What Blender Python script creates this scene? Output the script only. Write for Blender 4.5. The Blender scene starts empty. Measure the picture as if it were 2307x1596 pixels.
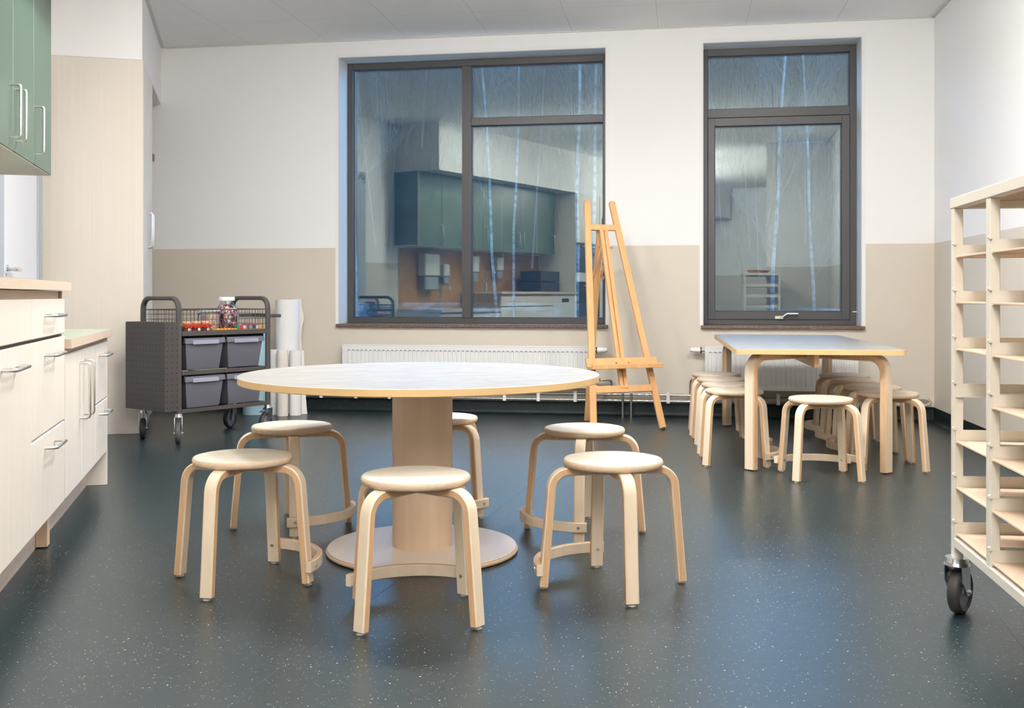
import bpy, math, random
from math import sin, cos, pi, atan2, sqrt, radians
from mathutils import Vector, Matrix

C = bpy.context.scene.collection
S = bpy.context.scene
random.seed(7)

# ------------------------------------------------------------------ camera
EYE = 0.87
cam = bpy.data.cameras.new('camera')
cam.sensor_fit = 'HORIZONTAL'
cam.sensor_width = 36.0
cam.lens = 36.0 * 2354.0 / 2307.0
cam.shift_y = -(798.0 - 665.8) / 2307.0
cam.clip_start = 0.05
cam.clip_end = 400
camo = bpy.data.objects.new('camera', cam)
camo.location = (0, 0, EYE)
camo.rotation_euler = (pi / 2, 0, 0)
C.objects.link(camo)
S.camera = camo

# ------------------------------------------------------------------ view, exposure
S.view_settings.view_transform = 'Standard'
S.view_settings.look = 'None'
S.view_settings.gamma = 1
S.view_settings.use_curve_mapping = False
S.view_settings.exposure = 0.08

# ------------------------------------------------------------------ world: blue evening sky
SKY_STRENGTH = 17.0
w = bpy.data.worlds.new('evening_sky')
S.world = w
w.use_nodes = True
nt = w.node_tree
nt.nodes.clear()
wo = nt.nodes.new('ShaderNodeOutputWorld')
bg = nt.nodes.new('ShaderNodeBackground')
tc = nt.nodes.new('ShaderNodeTexCoord')
sx = nt.nodes.new('ShaderNodeSeparateXYZ')
cr = nt.nodes.new('ShaderNodeValToRGB')
cr.color_ramp.elements[0].position = 0.0
cr.color_ramp.elements[0].color = (0.17, 0.45, 1.0, 1)
cr.color_ramp.elements[1].position = 0.55
cr.color_ramp.elements[1].color = (0.008, 0.022, 0.07, 1)
nt.links.new(tc.outputs['Generated'], sx.inputs[0])
nt.links.new(sx.outputs['Z'], cr.inputs[0])
nt.links.new(cr.outputs[0], bg.inputs[0])
bg.inputs[1].default_value = SKY_STRENGTH
nt.links.new(bg.outputs[0], wo.inputs[0])

FILL_LIGHT = 66.0   # emission of the added, unseen globe and drum lights

# ------------------------------------------------------------------ materials
def new_mat(name):
    m = bpy.data.materials.new(name)
    m.use_nodes = True
    n = m.node_tree
    return m, n, n.nodes['Principled BSDF']

def lk(n, a, b):
    n.links.new(a, b)

def noise(n, scale, vec=None, detail=3.0, rough=0.55, stretch=None, coord='Object'):
    t = n.nodes.new('ShaderNodeTexNoise')
    t.inputs['Scale'].default_value = scale
    t.inputs['Detail'].default_value = detail
    t.inputs['Roughness'].default_value = rough
    c = n.nodes.new('ShaderNodeTexCoord')
    mp = n.nodes.new('ShaderNodeMapping')
    if stretch: mp.inputs['Scale'].default_value = stretch
    lk(n, c.outputs[coord], mp.inputs[0])
    lk(n, mp.outputs[0], t.inputs['Vector'])
    return t

def ramp(n, src, stops):
    r = n.nodes.new('ShaderNodeValToRGB')
    e = r.color_ramp.elements
    e[0].position, e[0].color = stops[0][0], (*stops[0][1], 1)
    e[1].position, e[1].color = stops[-1][0], (*stops[-1][1], 1)
    for p, c in stops[1:-1]:
        x = e.new(p); x.color = (*c, 1)
    lk(n, src, r.inputs[0])
    return r

def plain(name, col, rough=0.5, metal=0.0, bump=0.0, bscale=200, var=0.0, spec=0.5, coat=0.0):
    m, n, b = new_mat(name)
    b.inputs['Base Color'].default_value = (*col, 1)
    b.inputs['Roughness'].default_value = rough
    b.inputs['Metallic'].default_value = metal
    b.inputs['Specular IOR Level'].default_value = spec
    b.inputs['Coat Weight'].default_value = coat
    if bump or var:
        t = noise(n, bscale)
        if var:
            r = ramp(n, t.outputs['Fac'], [(0.3, tuple(c * (1 - var) for c in col)), (0.7, tuple(min(1, c * (1 + var)) for c in col))])
            lk(n, r.outputs[0], b.inputs['Base Color'])
        if bump:
            bp = n.nodes.new('ShaderNodeBump')
            bp.inputs['Strength'].default_value = bump
            bp.inputs['Distance'].default_value = 0.002
            lk(n, t.outputs['Fac'], bp.inputs['Height'])
            lk(n, bp.outputs[0], b.inputs['Normal'])
    return m

def wood(name, light, dark, stretch=(1, 1, 0.06), scale=30, rough=0.42, lo=0.3, hi=0.72):
    m, n, b = new_mat(name)
    t = noise(n, scale, stretch=stretch, detail=5)
    r = ramp(n, t.outputs['Fac'], [(lo, dark), (hi, light)])
    lk(n, r.outputs[0], b.inputs['Base Color'])
    b.inputs['Roughness'].default_value = rough
    return m

def ply(name, light, dark, axis='Z', period=0.0034, rough=0.55):
    m, n, b = new_mat(name)
    c = n.nodes.new('ShaderNodeTexCoord')
    s = n.nodes.new('ShaderNodeSeparateXYZ')
    lk(n, c.outputs['Object'], s.inputs[0])
    mu = n.nodes.new('ShaderNodeMath'); mu.operation = 'MULTIPLY'
    mu.inputs[1].default_value = 1.0 / period
    lk(n, s.outputs[axis], mu.inputs[0])
    t = noise(n, 9, detail=2)
    ad = n.nodes.new('ShaderNodeMath'); ad.operation = 'ADD'
    hf = n.nodes.new('ShaderNodeMath'); hf.operation = 'MULTIPLY'; hf.inputs[1].default_value = 0.9 if period < .004 else 0.35
    lk(n, t.outputs['Fac'], hf.inputs[0]); lk(n, mu.outputs[0], ad.inputs[0]); lk(n, hf.outputs[0], ad.inputs[1])
    fr = n.nodes.new('ShaderNodeMath'); fr.operation = 'FRACT'
    lk(n, ad.outputs[0], fr.inputs[0])
    mid = tuple((a + d) / 2 for a, d in zip(light, dark))
    r = ramp(n, fr.outputs[0], [(0.0, dark), (0.14, mid), (0.3, light), (0.75, light), (1.0, mid)])
    t2 = noise(n, 60, detail=4, stretch=(1, 1, 5))
    mx = n.nodes.new('ShaderNodeMix'); mx.data_type = 'RGBA'; mx.blend_type = 'MULTIPLY'
    r2 = ramp(n, t2.outputs['Fac'], [(0.3, (0.82, 0.78, 0.74)), (0.6, (1, 1, 1))])
    mx.inputs[0].default_value = 0.7
    lk(n, r.outputs[0], mx.inputs[6]); lk(n, r2.outputs[0], mx.inputs[7])
    lk(n, mx.outputs[2], b.inputs['Base Color'])
    b.inputs['Roughness'].default_value = rough
    return m

BIRCH = wood('birch_veneer', (0.80, 0.67, 0.51), (0.72, 0.58, 0.42), (1, 1, 0.05), 26)
BIRCH_TOP = wood('birch_seat_veneer', (0.61, 0.555, 0.465), (0.565, 0.505, 0.41), (1, 0.08, 1), 22, 0.5)
BIRCH_SIDE = wood('birch_laminated_side', (0.66, 0.43, 0.25), (0.55, 0.34, 0.18), (1, 1, 0.02), 90, 0.5)
PLY = ply('birch_ply_edge', (0.74, 0.58, 0.42), (0.36, 0.23, 0.14))
PLY_FLAT = ply('birch_ply_edge_counter', (0.70, 0.57, 0.45), (0.42, 0.30, 0.22), period=0.0042)
EDGE = wood('birch_edge_band', (0.72, 0.50, 0.25), (0.64, 0.42, 0.19), (1, 1, 1), 8, 0.5)
BEECH = wood('beech', (0.80, 0.47, 0.22), (0.70, 0.37, 0.15), (1, 1, 0.06), 24, 0.4)
COLUMN = wood('column_veneer', (0.72, 0.54, 0.39), (0.63, 0.46, 0.32), (1, 1, 0.05), 28, 0.4)
BASEDISC = wood('base_veneer', (0.82, 0.72, 0.62), (0.75, 0.64, 0.54), (1, 0.1, 1), 14, 0.33)
FRONT = wood('pale_laminate', (0.79, 0.735, 0.66), (0.745, 0.68, 0.60), (1, 1, 0.02), 60, 0.45)
TALL = wood('tall_cabinet_laminate', (0.70, 0.63, 0.55), (0.67, 0.60, 0.515), (1, 1, 0.012), 90, 0.5)
PLINTH = wood('plinth_wood', (0.62, 0.52, 0.44), (0.50, 0.41, 0.34), (0.05, 1, 1), 60, 0.5)
MDF = plain('mdf_board', (0.72, 0.54, 0.39), 0.6, var=0.05, bscale=120)
GAPSHADE = plain('painted_gap_shade', (0.12, 0.075, 0.05), 0.7)  # dark brown standing in for shade in the drawer gaps
SAGE = plain('sage_linoleum', (0.36, 0.41, 0.31), 0.45, var=0.06, bscale=30)
GREEN = plain('green_laminate', (0.078, 0.125, 0.090), 0.32, var=0.03, bscale=4)
CREAM = plain('cream_edge', (0.72, 0.64, 0.52), 0.5)
UNDER = plain('cabinet_underside', (0.60, 0.57, 0.50), 0.5)
STEEL = plain('brushed_steel', (0.72, 0.70, 0.66), 0.28, 1.0)
CHROME = plain('chrome', (0.78, 0.80, 0.82), 0.12, 1.0)
ZINC = plain('zinc_plate', (0.62, 0.66, 0.70), 0.22, 1.0)
PIPE = plain('galvanised_pipe', (0.50, 0.50, 0.48), 0.25, 1.0)
PIPE_B = plain('beige_painted_pipe', (0.55, 0.48, 0.39), 0.4)
BRASS = plain('brass_fitting', (0.70, 0.58, 0.42), 0.25, 1.0)
WHITEP = plain('white_enamel', (0.82, 0.82, 0.81), 0.35)
GREYSLOT = plain('slot_grey', (0.25, 0.25, 0.25), 0.6)
PLASTW = plain('white_plastic', (0.85, 0.85, 0.84), 0.4)
DARKM = plain('dark_bronze_metal', (0.070, 0.061, 0.056), 0.42, 0.0, spec=0.6)
RUBBER = plain('grey_rubber', (0.075, 0.07, 0.066), 0.6)
RUBBERB = plain('black_rubber', (0.035, 0.032, 0.03), 0.55)
HUBG = plain('grey_plastic_hub', (0.20, 0.20, 0.22), 0.45)
IVORY = plain('ivory_powder_coat', (0.68, 0.635, 0.54), 0.42)
PAPER = plain('white_paper', (0.83, 0.82, 0.80), 0.75, bump=0.3, bscale=25)
PAPERC = plain('cream_paper', (0.80, 0.74, 0.67), 0.8, bump=0.4, bscale=40)
BLUEP = plain('pale_blue_paper', (0.40, 0.60, 0.68), 0.6)
FRAMEG = plain('anthracite_frame', (0.072, 0.070, 0.070), 0.38)
DOORG = plain('grey_steel_frame', (0.42, 0.46, 0.50), 0.4)
DOORW = plain('white_door', (0.80, 0.80, 0.81), 0.4)
REVEAL = plain('reveal_paint', (0.66, 0.65, 0.62), 0.55)
BLACK = plain('black_plastic', (0.02, 0.02, 0.022), 0.35)
REDW = plain('red_craft', (0.70, 0.06, 0.03), 0.4)
ORANGEW = plain('orange_craft', (0.85, 0.36, 0.10), 0.4)
YELLOW = plain('yellow_paper', (0.86, 0.42, 0.04), 0.5)
WOODBACK = wood('oak_backsplash', (0.50, 0.26, 0.11), (0.40, 0.19, 0.07), (0.1, 1, 1), 14, 0.35)
OVEN = plain('oven_glass', (0.012, 0.013, 0.016), 0.08)
APPL = plain('appliance_white', (0.70, 0.70, 0.68), 0.3)

def sill_mat():
    m, n, b = new_mat('sill_stone')
    t = noise(n, 90, detail=6)
    r = ramp(n, t.outputs['Fac'], [(0.35, (0.10, 0.065, 0.05)), (0.6, (0.20, 0.135, 0.10)), (0.72, (0.42, 0.32, 0.26))])
    lk(n, r.outputs[0], b.inputs['Base Color'])
    b.inputs['Roughness'].default_value = 0.3
    return m
SILL = sill_mat()

def laminate_top():
    m, n, b = new_mat('marbled_linoleum_top')
    t = noise(n, 16, detail=7, rough=0.65, stretch=(0.7, 1.3, 1))
    r = ramp(n, t.outputs['Fac'], [(0.36, (0.27, 0.262, 0.247)), (0.5, (0.315, 0.307, 0.29)), (0.64, (0.37, 0.36, 0.342))])
    lk(n, r.outputs[0], b.inputs['Base Color'])
    b.inputs['Roughness'].default_value = 0.36
    return m
TOPW = laminate_top()

def wall_mat():
    m, n, b = new_mat('two_tone_wall_paint')
    g = n.nodes.new('ShaderNodeNewGeometry')
    s = n.nodes.new('ShaderNodeSeparateXYZ')
    lk(n, g.outputs['Position'], s.inputs[0])
    gt = n.nodes.new('ShaderNodeMath'); gt.operation = 'GREATER_THAN'; gt.inputs[1].default_value = 1.229
    lk(n, s.outputs['Z'], gt.inputs[0])
    mx = n.nodes.new('ShaderNodeMix'); mx.data_type = 'RGBA'
    mx.inputs[6].default_value = (0.665, 0.60, 0.51, 1)
    mx.inputs[7].default_value = (0.87, 0.858, 0.845, 1)
    lk(n, gt.outputs[0], mx.inputs[0]); lk(n, mx.outputs[2], b.inputs['Base Color'])
    b.inputs['Roughness'].default_value = 0.55
    t = noise(n, 260)
    bp = n.nodes.new('ShaderNodeBump'); bp.inputs['Strength'].default_value = 0.08; bp.inputs['Distance'].default_value = 0.001
    lk(n, t.outputs['Fac'], bp.inputs['Height']); lk(n, bp.outputs[0], b.inputs['Normal'])
    return m
WALL = wall_mat()

def ceiling_mat():
    # object space is aligned with the window wall; tiles 0.618 m, first full row starts at the wall
    m, n, b = new_mat('ceiling_tiles')
    c = n.nodes.new('ShaderNodeTexCoord'); s = n.nodes.new('ShaderNodeSeparateXYZ')
    lk(n, c.outputs['Object'], s.inputs[0])
    def line(out, off):
        a = n.nodes.new('ShaderNodeMath'); a.operation = 'ADD'; a.inputs[1].default_value = off + 618.0
        lk(n, out, a.inputs[0])
        d = n.nodes.new('ShaderNodeMath'); d.operation = 'DIVIDE'; d.inputs[1].default_value = 0.618
        lk(n, a.outputs[0], d.inputs[0])
        f = n.nodes.new('ShaderNodeMath'); f.operation = 'FRACT'; lk(n, d.outputs[0], f.inputs[0])
        p = n.nodes.new('ShaderNodeMath'); p.operation = 'SUBTRACT'; p.inputs[1].default_value = 0.5; lk(n, f.outputs[0], p.inputs[0])
        q = n.nodes.new('ShaderNodeMath'); q.operation = 'ABSOLUTE'; lk(n, p.outputs[0], q.inputs[0])
        return q.outputs[0]          # 0.5 on the joint
    mxm = n.nodes.new('ShaderNodeMath'); mxm.operation = 'MAXIMUM'
    lk(n, line(s.outputs['X'], 1.409), mxm.inputs[0]); lk(n, line(s.outputs['Y'], 0.0), mxm.inputs[1])
    r = ramp(n, mxm.outputs[0], [(0.0, (0.91, 0.90, 0.885)), (0.4925, (0.91, 0.90, 0.885)), (0.494, (0.93, 0.925, 0.915)), (0.4965, (0.93, 0.925, 0.915)), (0.4975, (0.50, 0.48, 0.45))])
    lk(n, r.outputs[0], b.inputs['Base Color'])
    b.inputs['Roughness'].default_value = 0.8
    t = noise(n, 300)
    bp = n.nodes.new('ShaderNodeBump'); bp.inputs['Strength'].default_value = 0.15; bp.inputs['Distance'].default_value = 0.001
    lk(n, t.outputs['Fac'], bp.inputs['Height']); lk(n, bp.outputs[0], b.inputs['Normal'])
    return m
CEIL = ceiling_mat()

def floor_mat(name, speck=True, dark=1.0):
    m, n, b = new_mat(name)
    t = noise(n, 3.0, detail=4)
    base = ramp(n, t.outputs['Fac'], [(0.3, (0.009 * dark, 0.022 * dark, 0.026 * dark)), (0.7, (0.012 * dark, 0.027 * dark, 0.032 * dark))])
    c = n.nodes.new('ShaderNodeTexCoord')
    last = base.outputs[0]
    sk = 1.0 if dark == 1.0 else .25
    for sc, rad, thr, col in ((70, 0.12, 0.66, (0.55, 0.58, 0.56)), (34, 0.075, 0.68, (0.72, 0.72, 0.66)), (150, 0.2, 0.80, (0.28, 0.33, 0.34))):
        v = n.nodes.new('ShaderNodeTexVoronoi'); v.inputs['Scale'].default_value = sc; v.voronoi_dimensions = '3D'
        lk(n, c.outputs['Object'], v.inputs['Vector'])
        l1 = n.nodes.new('ShaderNodeMath'); l1.operation = 'LESS_THAN'; l1.inputs[1].default_value = rad
        lk(n, v.outputs['Distance'], l1.inputs[0])
        sp = n.nodes.new('ShaderNodeSeparateColor'); lk(n, v.outputs['Color'], sp.inputs[0])
        g1 = n.nodes.new('ShaderNodeMath'); g1.operation = 'GREATER_THAN'; g1.inputs[1].default_value = thr
        lk(n, sp.outputs[0], g1.inputs[0])
        mu = n.nodes.new('ShaderNodeMath'); mu.operation = 'MULTIPLY'
        lk(n, l1.outputs[0], mu.inputs[0]); lk(n, g1.outputs[0], mu.inputs[1])
        mx = n.nodes.new('ShaderNodeMix'); mx.data_type = 'RGBA'
        mx.inputs[7].default_value = (col[0] * sk, col[1] * sk, col[2] * sk, 1)
        lk(n, mu.outputs[0], mx.inputs[0]); lk(n, last, mx.inputs[6])
        last = mx.outputs[2]
    lk(n, last, b.inputs['Base Color'])
    b.inputs['Roughness'].default_value = 0.32 if dark == 1.0 else 0.5
    b.inputs['Specular IOR Level'].default_value = 0.72 if dark == 1.0 else 0.3
    t2 = noise(n, 40, detail=3)
    bp = n.nodes.new('ShaderNodeBump'); bp.inputs['Strength'].default_value = 0.12; bp.inputs['Distance'].default_value = 0.002
    lk(n, t2.outputs['Fac'], bp.inputs['Height']); lk(n, bp.outputs[0], b.inputs['Normal'])
    return m
FLOOR = floor_mat('speckled_rubber_floor')
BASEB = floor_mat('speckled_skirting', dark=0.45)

def glass_mat(name, refl, tint, rough=0.0):
    m = bpy.data.materials.new(name); m.use_nodes = True
    n = m.node_tree; n.nodes.clear()
    o = n.nodes.new('ShaderNodeOutputMaterial')
    mx = n.nodes.new('ShaderNodeMixShader'); mx.inputs[0].default_value = refl
    tr = n.nodes.new('ShaderNodeBsdfTransparent'); tr.inputs[0].default_value = (*tint, 1)
    gl = n.nodes.new('ShaderNodeBsdfGlossy'); gl.inputs['Roughness'].default_value = rough
    gl.inputs[0].default_value = (0.92, 1.0, 0.97, 1)
    lk(n, tr.outputs[0], mx.inputs[1]); lk(n, gl.outputs[0], mx.inputs[2]); lk(n, mx.outputs[0], o.inputs[0])
    return m
PANE = glass_mat('window_glass', 0.175, (0.90, 0.94, 0.90))
JAR = glass_mat('clear_plastic', 0.06, (0.93, 0.93, 0.94), 0.05)

def bead_mat(name, scale, pale):
    m, n, b = new_mat(name)
    c = n.nodes.new('ShaderNodeTexCoord')
    v = n.nodes.new('ShaderNodeTexVoronoi'); v.inputs['Scale'].default_value = scale
    lk(n, c.outputs['Object'], v.inputs['Vector'])
    sp = n.nodes.new('ShaderNodeSeparateColor'); lk(n, v.outputs['Color'], sp.inputs[0])
    if pale:
        st = [(0.0, (0.75, 0.55, 0.6)), (0.15, (0.2, 0.5, 0.6)), (0.3, (0.8, 0.5, 0.15)), (0.45, (0.3, 0.6, 0.3)), (0.6, (0.8, 0.75, 0.7)), (0.8, (0.75, 0.25, 0.4)), (1.0, (0.7, 0.75, 0.8))]
    else:
        st = [(0.0, (0.01, 0.01, 0.02)), (0.17, (0.75, 0.72, 0.72)), (0.3, (0.5, 0.03, 0.06)), (0.42, (0.02, 0.09, 0.05)), (0.52, (0.8, 0.25, 0.35)), (0.64, (0.02, 0.04, 0.25)), (0.76, (0.8, 0.45, 0.05)), (0.88, (0.1, 0.02, 0.12)), (1.0, (0.8, 0.8, 0.8))]
    r = ramp(n, sp.outputs[0], st); r.color_ramp.interpolation = 'CONSTANT'
    lk(n, r.outputs[0], b.inputs['Base Color'])
    b.inputs['Roughness'].default_value = 0.35
    bp = n.nodes.new('ShaderNodeBump'); bp.inputs['Strength'].default_value = 0.8; bp.inputs['Distance'].default_value = 0.004; bp.invert = True
    lk(n, v.outputs['Distance'], bp.inputs['Height']); lk(n, bp.outputs[0], b.inputs['Normal'])
    return m
BEADS = bead_mat('mixed_beads', 95, False)
BEADS2 = bead_mat('pastel_beads', 80, True)

def peg_mat():
    m, n, b = new_mat('perforated_dark_metal')
    c = n.nodes.new('ShaderNodeTexCoord'); s = n.nodes.new('ShaderNodeSeparateXYZ')
    lk(n, c.outputs['Object'], s.inputs[0])
    def cell(out, period, off):
        a = n.nodes.new('ShaderNodeMath'); a.operation = 'ADD'; a.inputs[1].default_value = off; lk(n, out, a.inputs[0])
        d = n.nodes.new('ShaderNodeMath'); d.operation = 'DIVIDE'; d.inputs[1].default_value = period; lk(n, a.outputs[0], d.inputs[0])
        f = n.nodes.new('ShaderNodeMath'); f.operation = 'FRACT'; lk(n, d.outputs[0], f.inputs[0])
        p = n.nodes.new('ShaderNodeMath'); p.operation = 'SUBTRACT'; p.inputs[1].default_value = 0.5; lk(n, f.outputs[0], p.inputs[0])
        q = n.nodes.new('ShaderNodeMath'); q.operation = 'POWER'; q.inputs[1].default_value = 2; lk(n, p.outputs[0], q.inputs[0])
        return q.outputs[0]
    X = cell(s.outputs['X'], 0.0333, 5.0); Y = cell(s.outputs['Y'], 0.0333, 5.0); Z = cell(s.outputs['Z'], 0.0333, 5.0)
    g = n.nodes.new('ShaderNodeNewGeometry')
    # distance on the face: wide face uses y,z; narrow face uses x,z (picked by object-space normal)
    sn = n.nodes.new('ShaderNodeSeparateXYZ'); lk(n, c.outputs['Normal'], sn.inputs[0])
    ab = n.nodes.new('ShaderNodeMath'); ab.operation = 'ABSOLUTE'; lk(n, sn.outputs['X'], ab.inputs[0])
    gt = n.nodes.new('ShaderNodeMath'); gt.operation = 'GREATER_THAN'; gt.inputs[1].default_value = 0.5; lk(n, ab.outputs[0], gt.inputs[0])
    mx = n.nodes.new('ShaderNodeMix'); lk(n, gt.outputs[0], mx.inputs[0]); lk(n, X, mx.inputs[2]); lk(n, Y, mx.inputs[3])
    ad = n.nodes.new('ShaderNodeMath'); ad.operation = 'ADD'; lk(n, mx.outputs[0], ad.inputs[0]); lk(n, Z, ad.inputs[1])
    lt = n.nodes.new('ShaderNodeMath'); lt.operation = 'LESS_THAN'; lt.inputs[1].default_value = 0.0135; lk(n, ad.outputs[0], lt.inputs[0])
    mc = n.nodes.new('ShaderNodeMix'); mc.data_type = 'RGBA'
    mc.inputs[6].default_value = (0.062, 0.054, 0.050, 1); mc.inputs[7].default_value = (0.006, 0.006, 0.006, 1)
    lk(n, lt.outputs[0], mc.inputs[0]); lk(n, mc.outputs[2], b.inputs['Base Color'])
    b.inputs['Roughness'].default_value = 0.45
    return m
PEG = peg_mat()

def bin_mat():
    m, n, b = new_mat('translucent_grey_plastic')
    b.inputs['Base Color'].default_value = (0.135, 0.135, 0.16, 1)
    b.inputs['Roughness'].default_value = 0.42
    b.inputs['Subsurface Weight'].default_value = 0.0
    return m
BINM = bin_mat()
BINL = plain('light_grey_label', (0.27, 0.28, 0.34), 0.35)

def bark_mat():
    m, n, b = new_mat('birch_bark')
    t = noise(n, 5, detail=5, stretch=(1, 1, 2.2))
    r = ramp(n, t.outputs['Fac'], [(0.38, (0.03, 0.03, 0.03)), (0.46, (0.13, 0.115, 0.10)), (0.6, (0.23, 0.195, 0.16))])
    lk(n, r.outputs[0], b.inputs['Base Color']); b.inputs['Roughness'].default_value = 0.8
    return m
BARK = bark_mat()
TWIG = plain('pale_twigs', (0.088, 0.068, 0.056), 0.9)
TWIG_D = plain('dull_twigs', (0.022, 0.018, 0.014), 0.9)

def hill_mat():
    m, n, b = new_mat('wooded_hillside')
    t = noise(n, 0.5, detail=9, rough=0.7)
    r = ramp(n, t.outputs['Fac'], [(0.32, (0.004, 0.005, 0.002)), (0.5, (0.014, 0.013, 0.008)), (0.64, (0.034, 0.027, 0.018))])
    lk(n, r.outputs[0], b.inputs['Base Color']); b.inputs['Roughness'].default_value = 0.95
    return m
HILL = hill_mat()

def snow_mat():
    m, n, b = new_mat('patchy_snow')
    t = noise(n, 0.9, detail=8, rough=0.65)
    r = ramp(n, t.outputs['Fac'], [(0.42, (0.02, 0.028, 0.018)), (0.5, (0.045, 0.046, 0.036)), (0.60, (0.19, 0.18, 0.165))])
    lk(n, r.outputs[0], b.inputs['Base Color']); b.inputs['Roughness'].default_value = 0.9
    return m
SNOW = snow_mat()

def emis(name, col, strength):
    m = bpy.data.materials.new(name); m.use_nodes = True
    n = m.node_tree; n.nodes.clear()
    o = n.nodes.new('ShaderNodeOutputMaterial'); e = n.nodes.new('ShaderNodeEmission')
    e.inputs[0].default_value = (*col, 1); e.inputs[1].default_value = strength
    lk(n, e.outputs[0], o.inputs[0])
    return m
LIGHT = emis('fill_globe_glow', (1.0, 0.975, 0.95), FILL_LIGHT * .76)  # glow of the added, unseen fill lights
LIGHTG = emis('fill_globe_glow_dim', (1.0, 0.975, 0.95), FILL_LIGHT * .62)
LIGHTD = emis('fill_drum_glow', (1.0, 0.975, 0.95), FILL_LIGHT * 1.9)

# ------------------------------------------------------------------ mesh builder
class MB:
    def __init__(self):
        self.v = []; self.f = []; self.mi = []; self.sm = []
    def add(self, vs, fs, mi=0, smooth=False):
        o = len(self.v)
        self.v += [tuple(p) for p in vs]
        for i, f in enumerate(fs):
            self.f.append(tuple(k + o for k in f))
            self.mi.append(mi[i] if isinstance(mi, (list, tuple)) else mi)
            self.sm.append(smooth)
        return self
    def box(self, x0, x1, y0, y1, z0, z1, mi=0):
        v = [(x0, y0, z0), (x1, y0, z0), (x1, y1, z0), (x0, y1, z0), (x0, y0, z1), (x1, y0, z1), (x1, y1, z1), (x0, y1, z1)]
        f = [(3, 2, 1, 0), (4, 5, 6, 7), (0, 1, 5, 4), (1, 2, 6, 5), (2, 3, 7, 6), (3, 0, 4, 7)]
        return self.add(v, f, mi)
    def cbox(self, x0, x1, y0, y1, z0, z1, c=0.002, mi=0):
        # box with chamfered edges
        pts = []
        for z, i in ((z0, c), (z0 + c, 0), (z1 - c, 0), (z1, c)):
            for (x, y) in ((x0 + c, y0), (x1 - c, y0), (x1, y0 + c), (x1, y1 - c), (x1 - c, y1), (x0 + c, y1), (x0, y1 - c), (x0, y0 + c)):
                cxm, cym = (x0 + x1) / 2, (y0 + y1) / 2
                sxn = max(-1, min(1, (x - cxm) / ((x1 - x0) / 2))) * i
                syn = max(-1, min(1, (y - cym) / ((y1 - y0) / 2))) * i
                pts.append((x - sxn, y - syn, z))
        fs = []
        for k in range(3):
            for j in range(8):
                a = k * 8 + j; b2 = k * 8 + (j + 1) % 8
                fs.append((a, b2, b2 + 8, a + 8))
        fs.append(tuple(range(7, -1, -1))); fs.append(tuple(range(24, 32)))
        return self.add(pts, fs, mi)
    def cyl(self, p0, p1, r0, r1=None, seg=16, mi=0, smooth=True, caps=True):
        if r1 is None: r1 = r0
        p0 = Vector(p0); p1 = Vector(p1); d = (p1 - p0).normalized()
        a = d.orthogonal().normalized(); b = d.cross(a)
        v = []
        for p, r in ((p0, r0), (p1, r1)):
            for k in range(seg):
                t = 2 * pi * k / seg
                v.append(p + a * cos(t) * r + b * sin(t) * r)
        self.add(v, [(k, (k + 1) % seg, (k + 1) % seg + seg, k + seg) for k in range(seg)], mi, smooth)
        if caps:
            self.add(v, [tuple(range(seg - 1, -1, -1)), tuple(range(seg, 2 * seg))], mi)
        return self
    def tube(self, pts, r, seg=8, mi=0, closed=False):
        pts = [Vector(p) for p in pts]; n = len(pts); v = []
        prev = None
        for i, p in enumerate(pts):
            if closed: d = (pts[(i + 1) % n] - pts[i - 1]).normalized()
            else: d = (pts[min(i + 1, n - 1)] - pts[max(i - 1, 0)]).normalized()
            a = d.orthogonal().normalized() if prev is None else (prev - d * prev.dot(d)).normalized()
            prev = a; b = d.cross(a)
            rr = r[i] if isinstance(r, (list, tuple)) else r
            for k in range(seg):
                t = 2 * pi * k / seg
                v.append(p + a * cos(t) * rr + b * sin(t) * rr)
        m = n if closed else n - 1
        fs = [(i * seg + k, i * seg + (k + 1) % seg, ((i + 1) % n) * seg + (k + 1) % seg, ((i + 1) % n) * seg + k) for i in range(m) for k in range(seg)]
        self.add(v, fs, mi, True)
        if not closed:
            self.add(v, [tuple(range(seg - 1, -1, -1)), tuple(range((n - 1) * seg, n * seg))], mi)
        return self
    def sweep(self, pts, nrm, tang, secs, mis):
        # rectangular-ish section swept along pts; nrm[i] is the in-plane normal, tang the constant side vector
        n = len(pts); k = len(secs); v = []
        T = Vector(tang)
        for p, q in zip(pts, nrm):
            for (a, b) in secs:
                v.append(Vector(p) + Vector(q) * a + T * b)
        fs = []; mi = []
        for i in range(n - 1):
            for j in range(k):
                fs.append((i * k + j, i * k + (j + 1) % k, (i + 1) * k + (j + 1) % k, (i + 1) * k + j)); mi.append(mis[j])
        fs.append(tuple(range(k - 1, -1, -1))); mi.append(mis[0])
        fs.append(tuple(range((n - 1) * k, n * k))); mi.append(mis[0])
        return self.add(v, fs, mi)
    def lathe(self, prof, seg=48, c=(0, 0), mis=None, smooth=True):
        n = len(prof); v = []
        for (r, z) in prof:
            for k in range(seg):
                t = 2 * pi * k / seg
                v.append((c[0] + r * cos(t), c[1] + r * sin(t), z))
        for i in range(n - 1):
            m = mis[i] if mis else 0
            self.add([v[i * seg + k] for k in range(seg)] + [v[(i + 1) * seg + k] for k in range(seg)],
                     [(k, (k + 1) % seg, (k + 1) % seg + seg, k + seg) for k in range(seg)], m, smooth)
        if prof[0][0] > 1e-6: self.add(v[:seg], [tuple(range(seg - 1, -1, -1))], mis[0] if mis else 0)
        if prof[-1][0] > 1e-6: self.add(v[-seg:], [tuple(range(seg))], mis[-1] if mis else 0)
        return self
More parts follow.
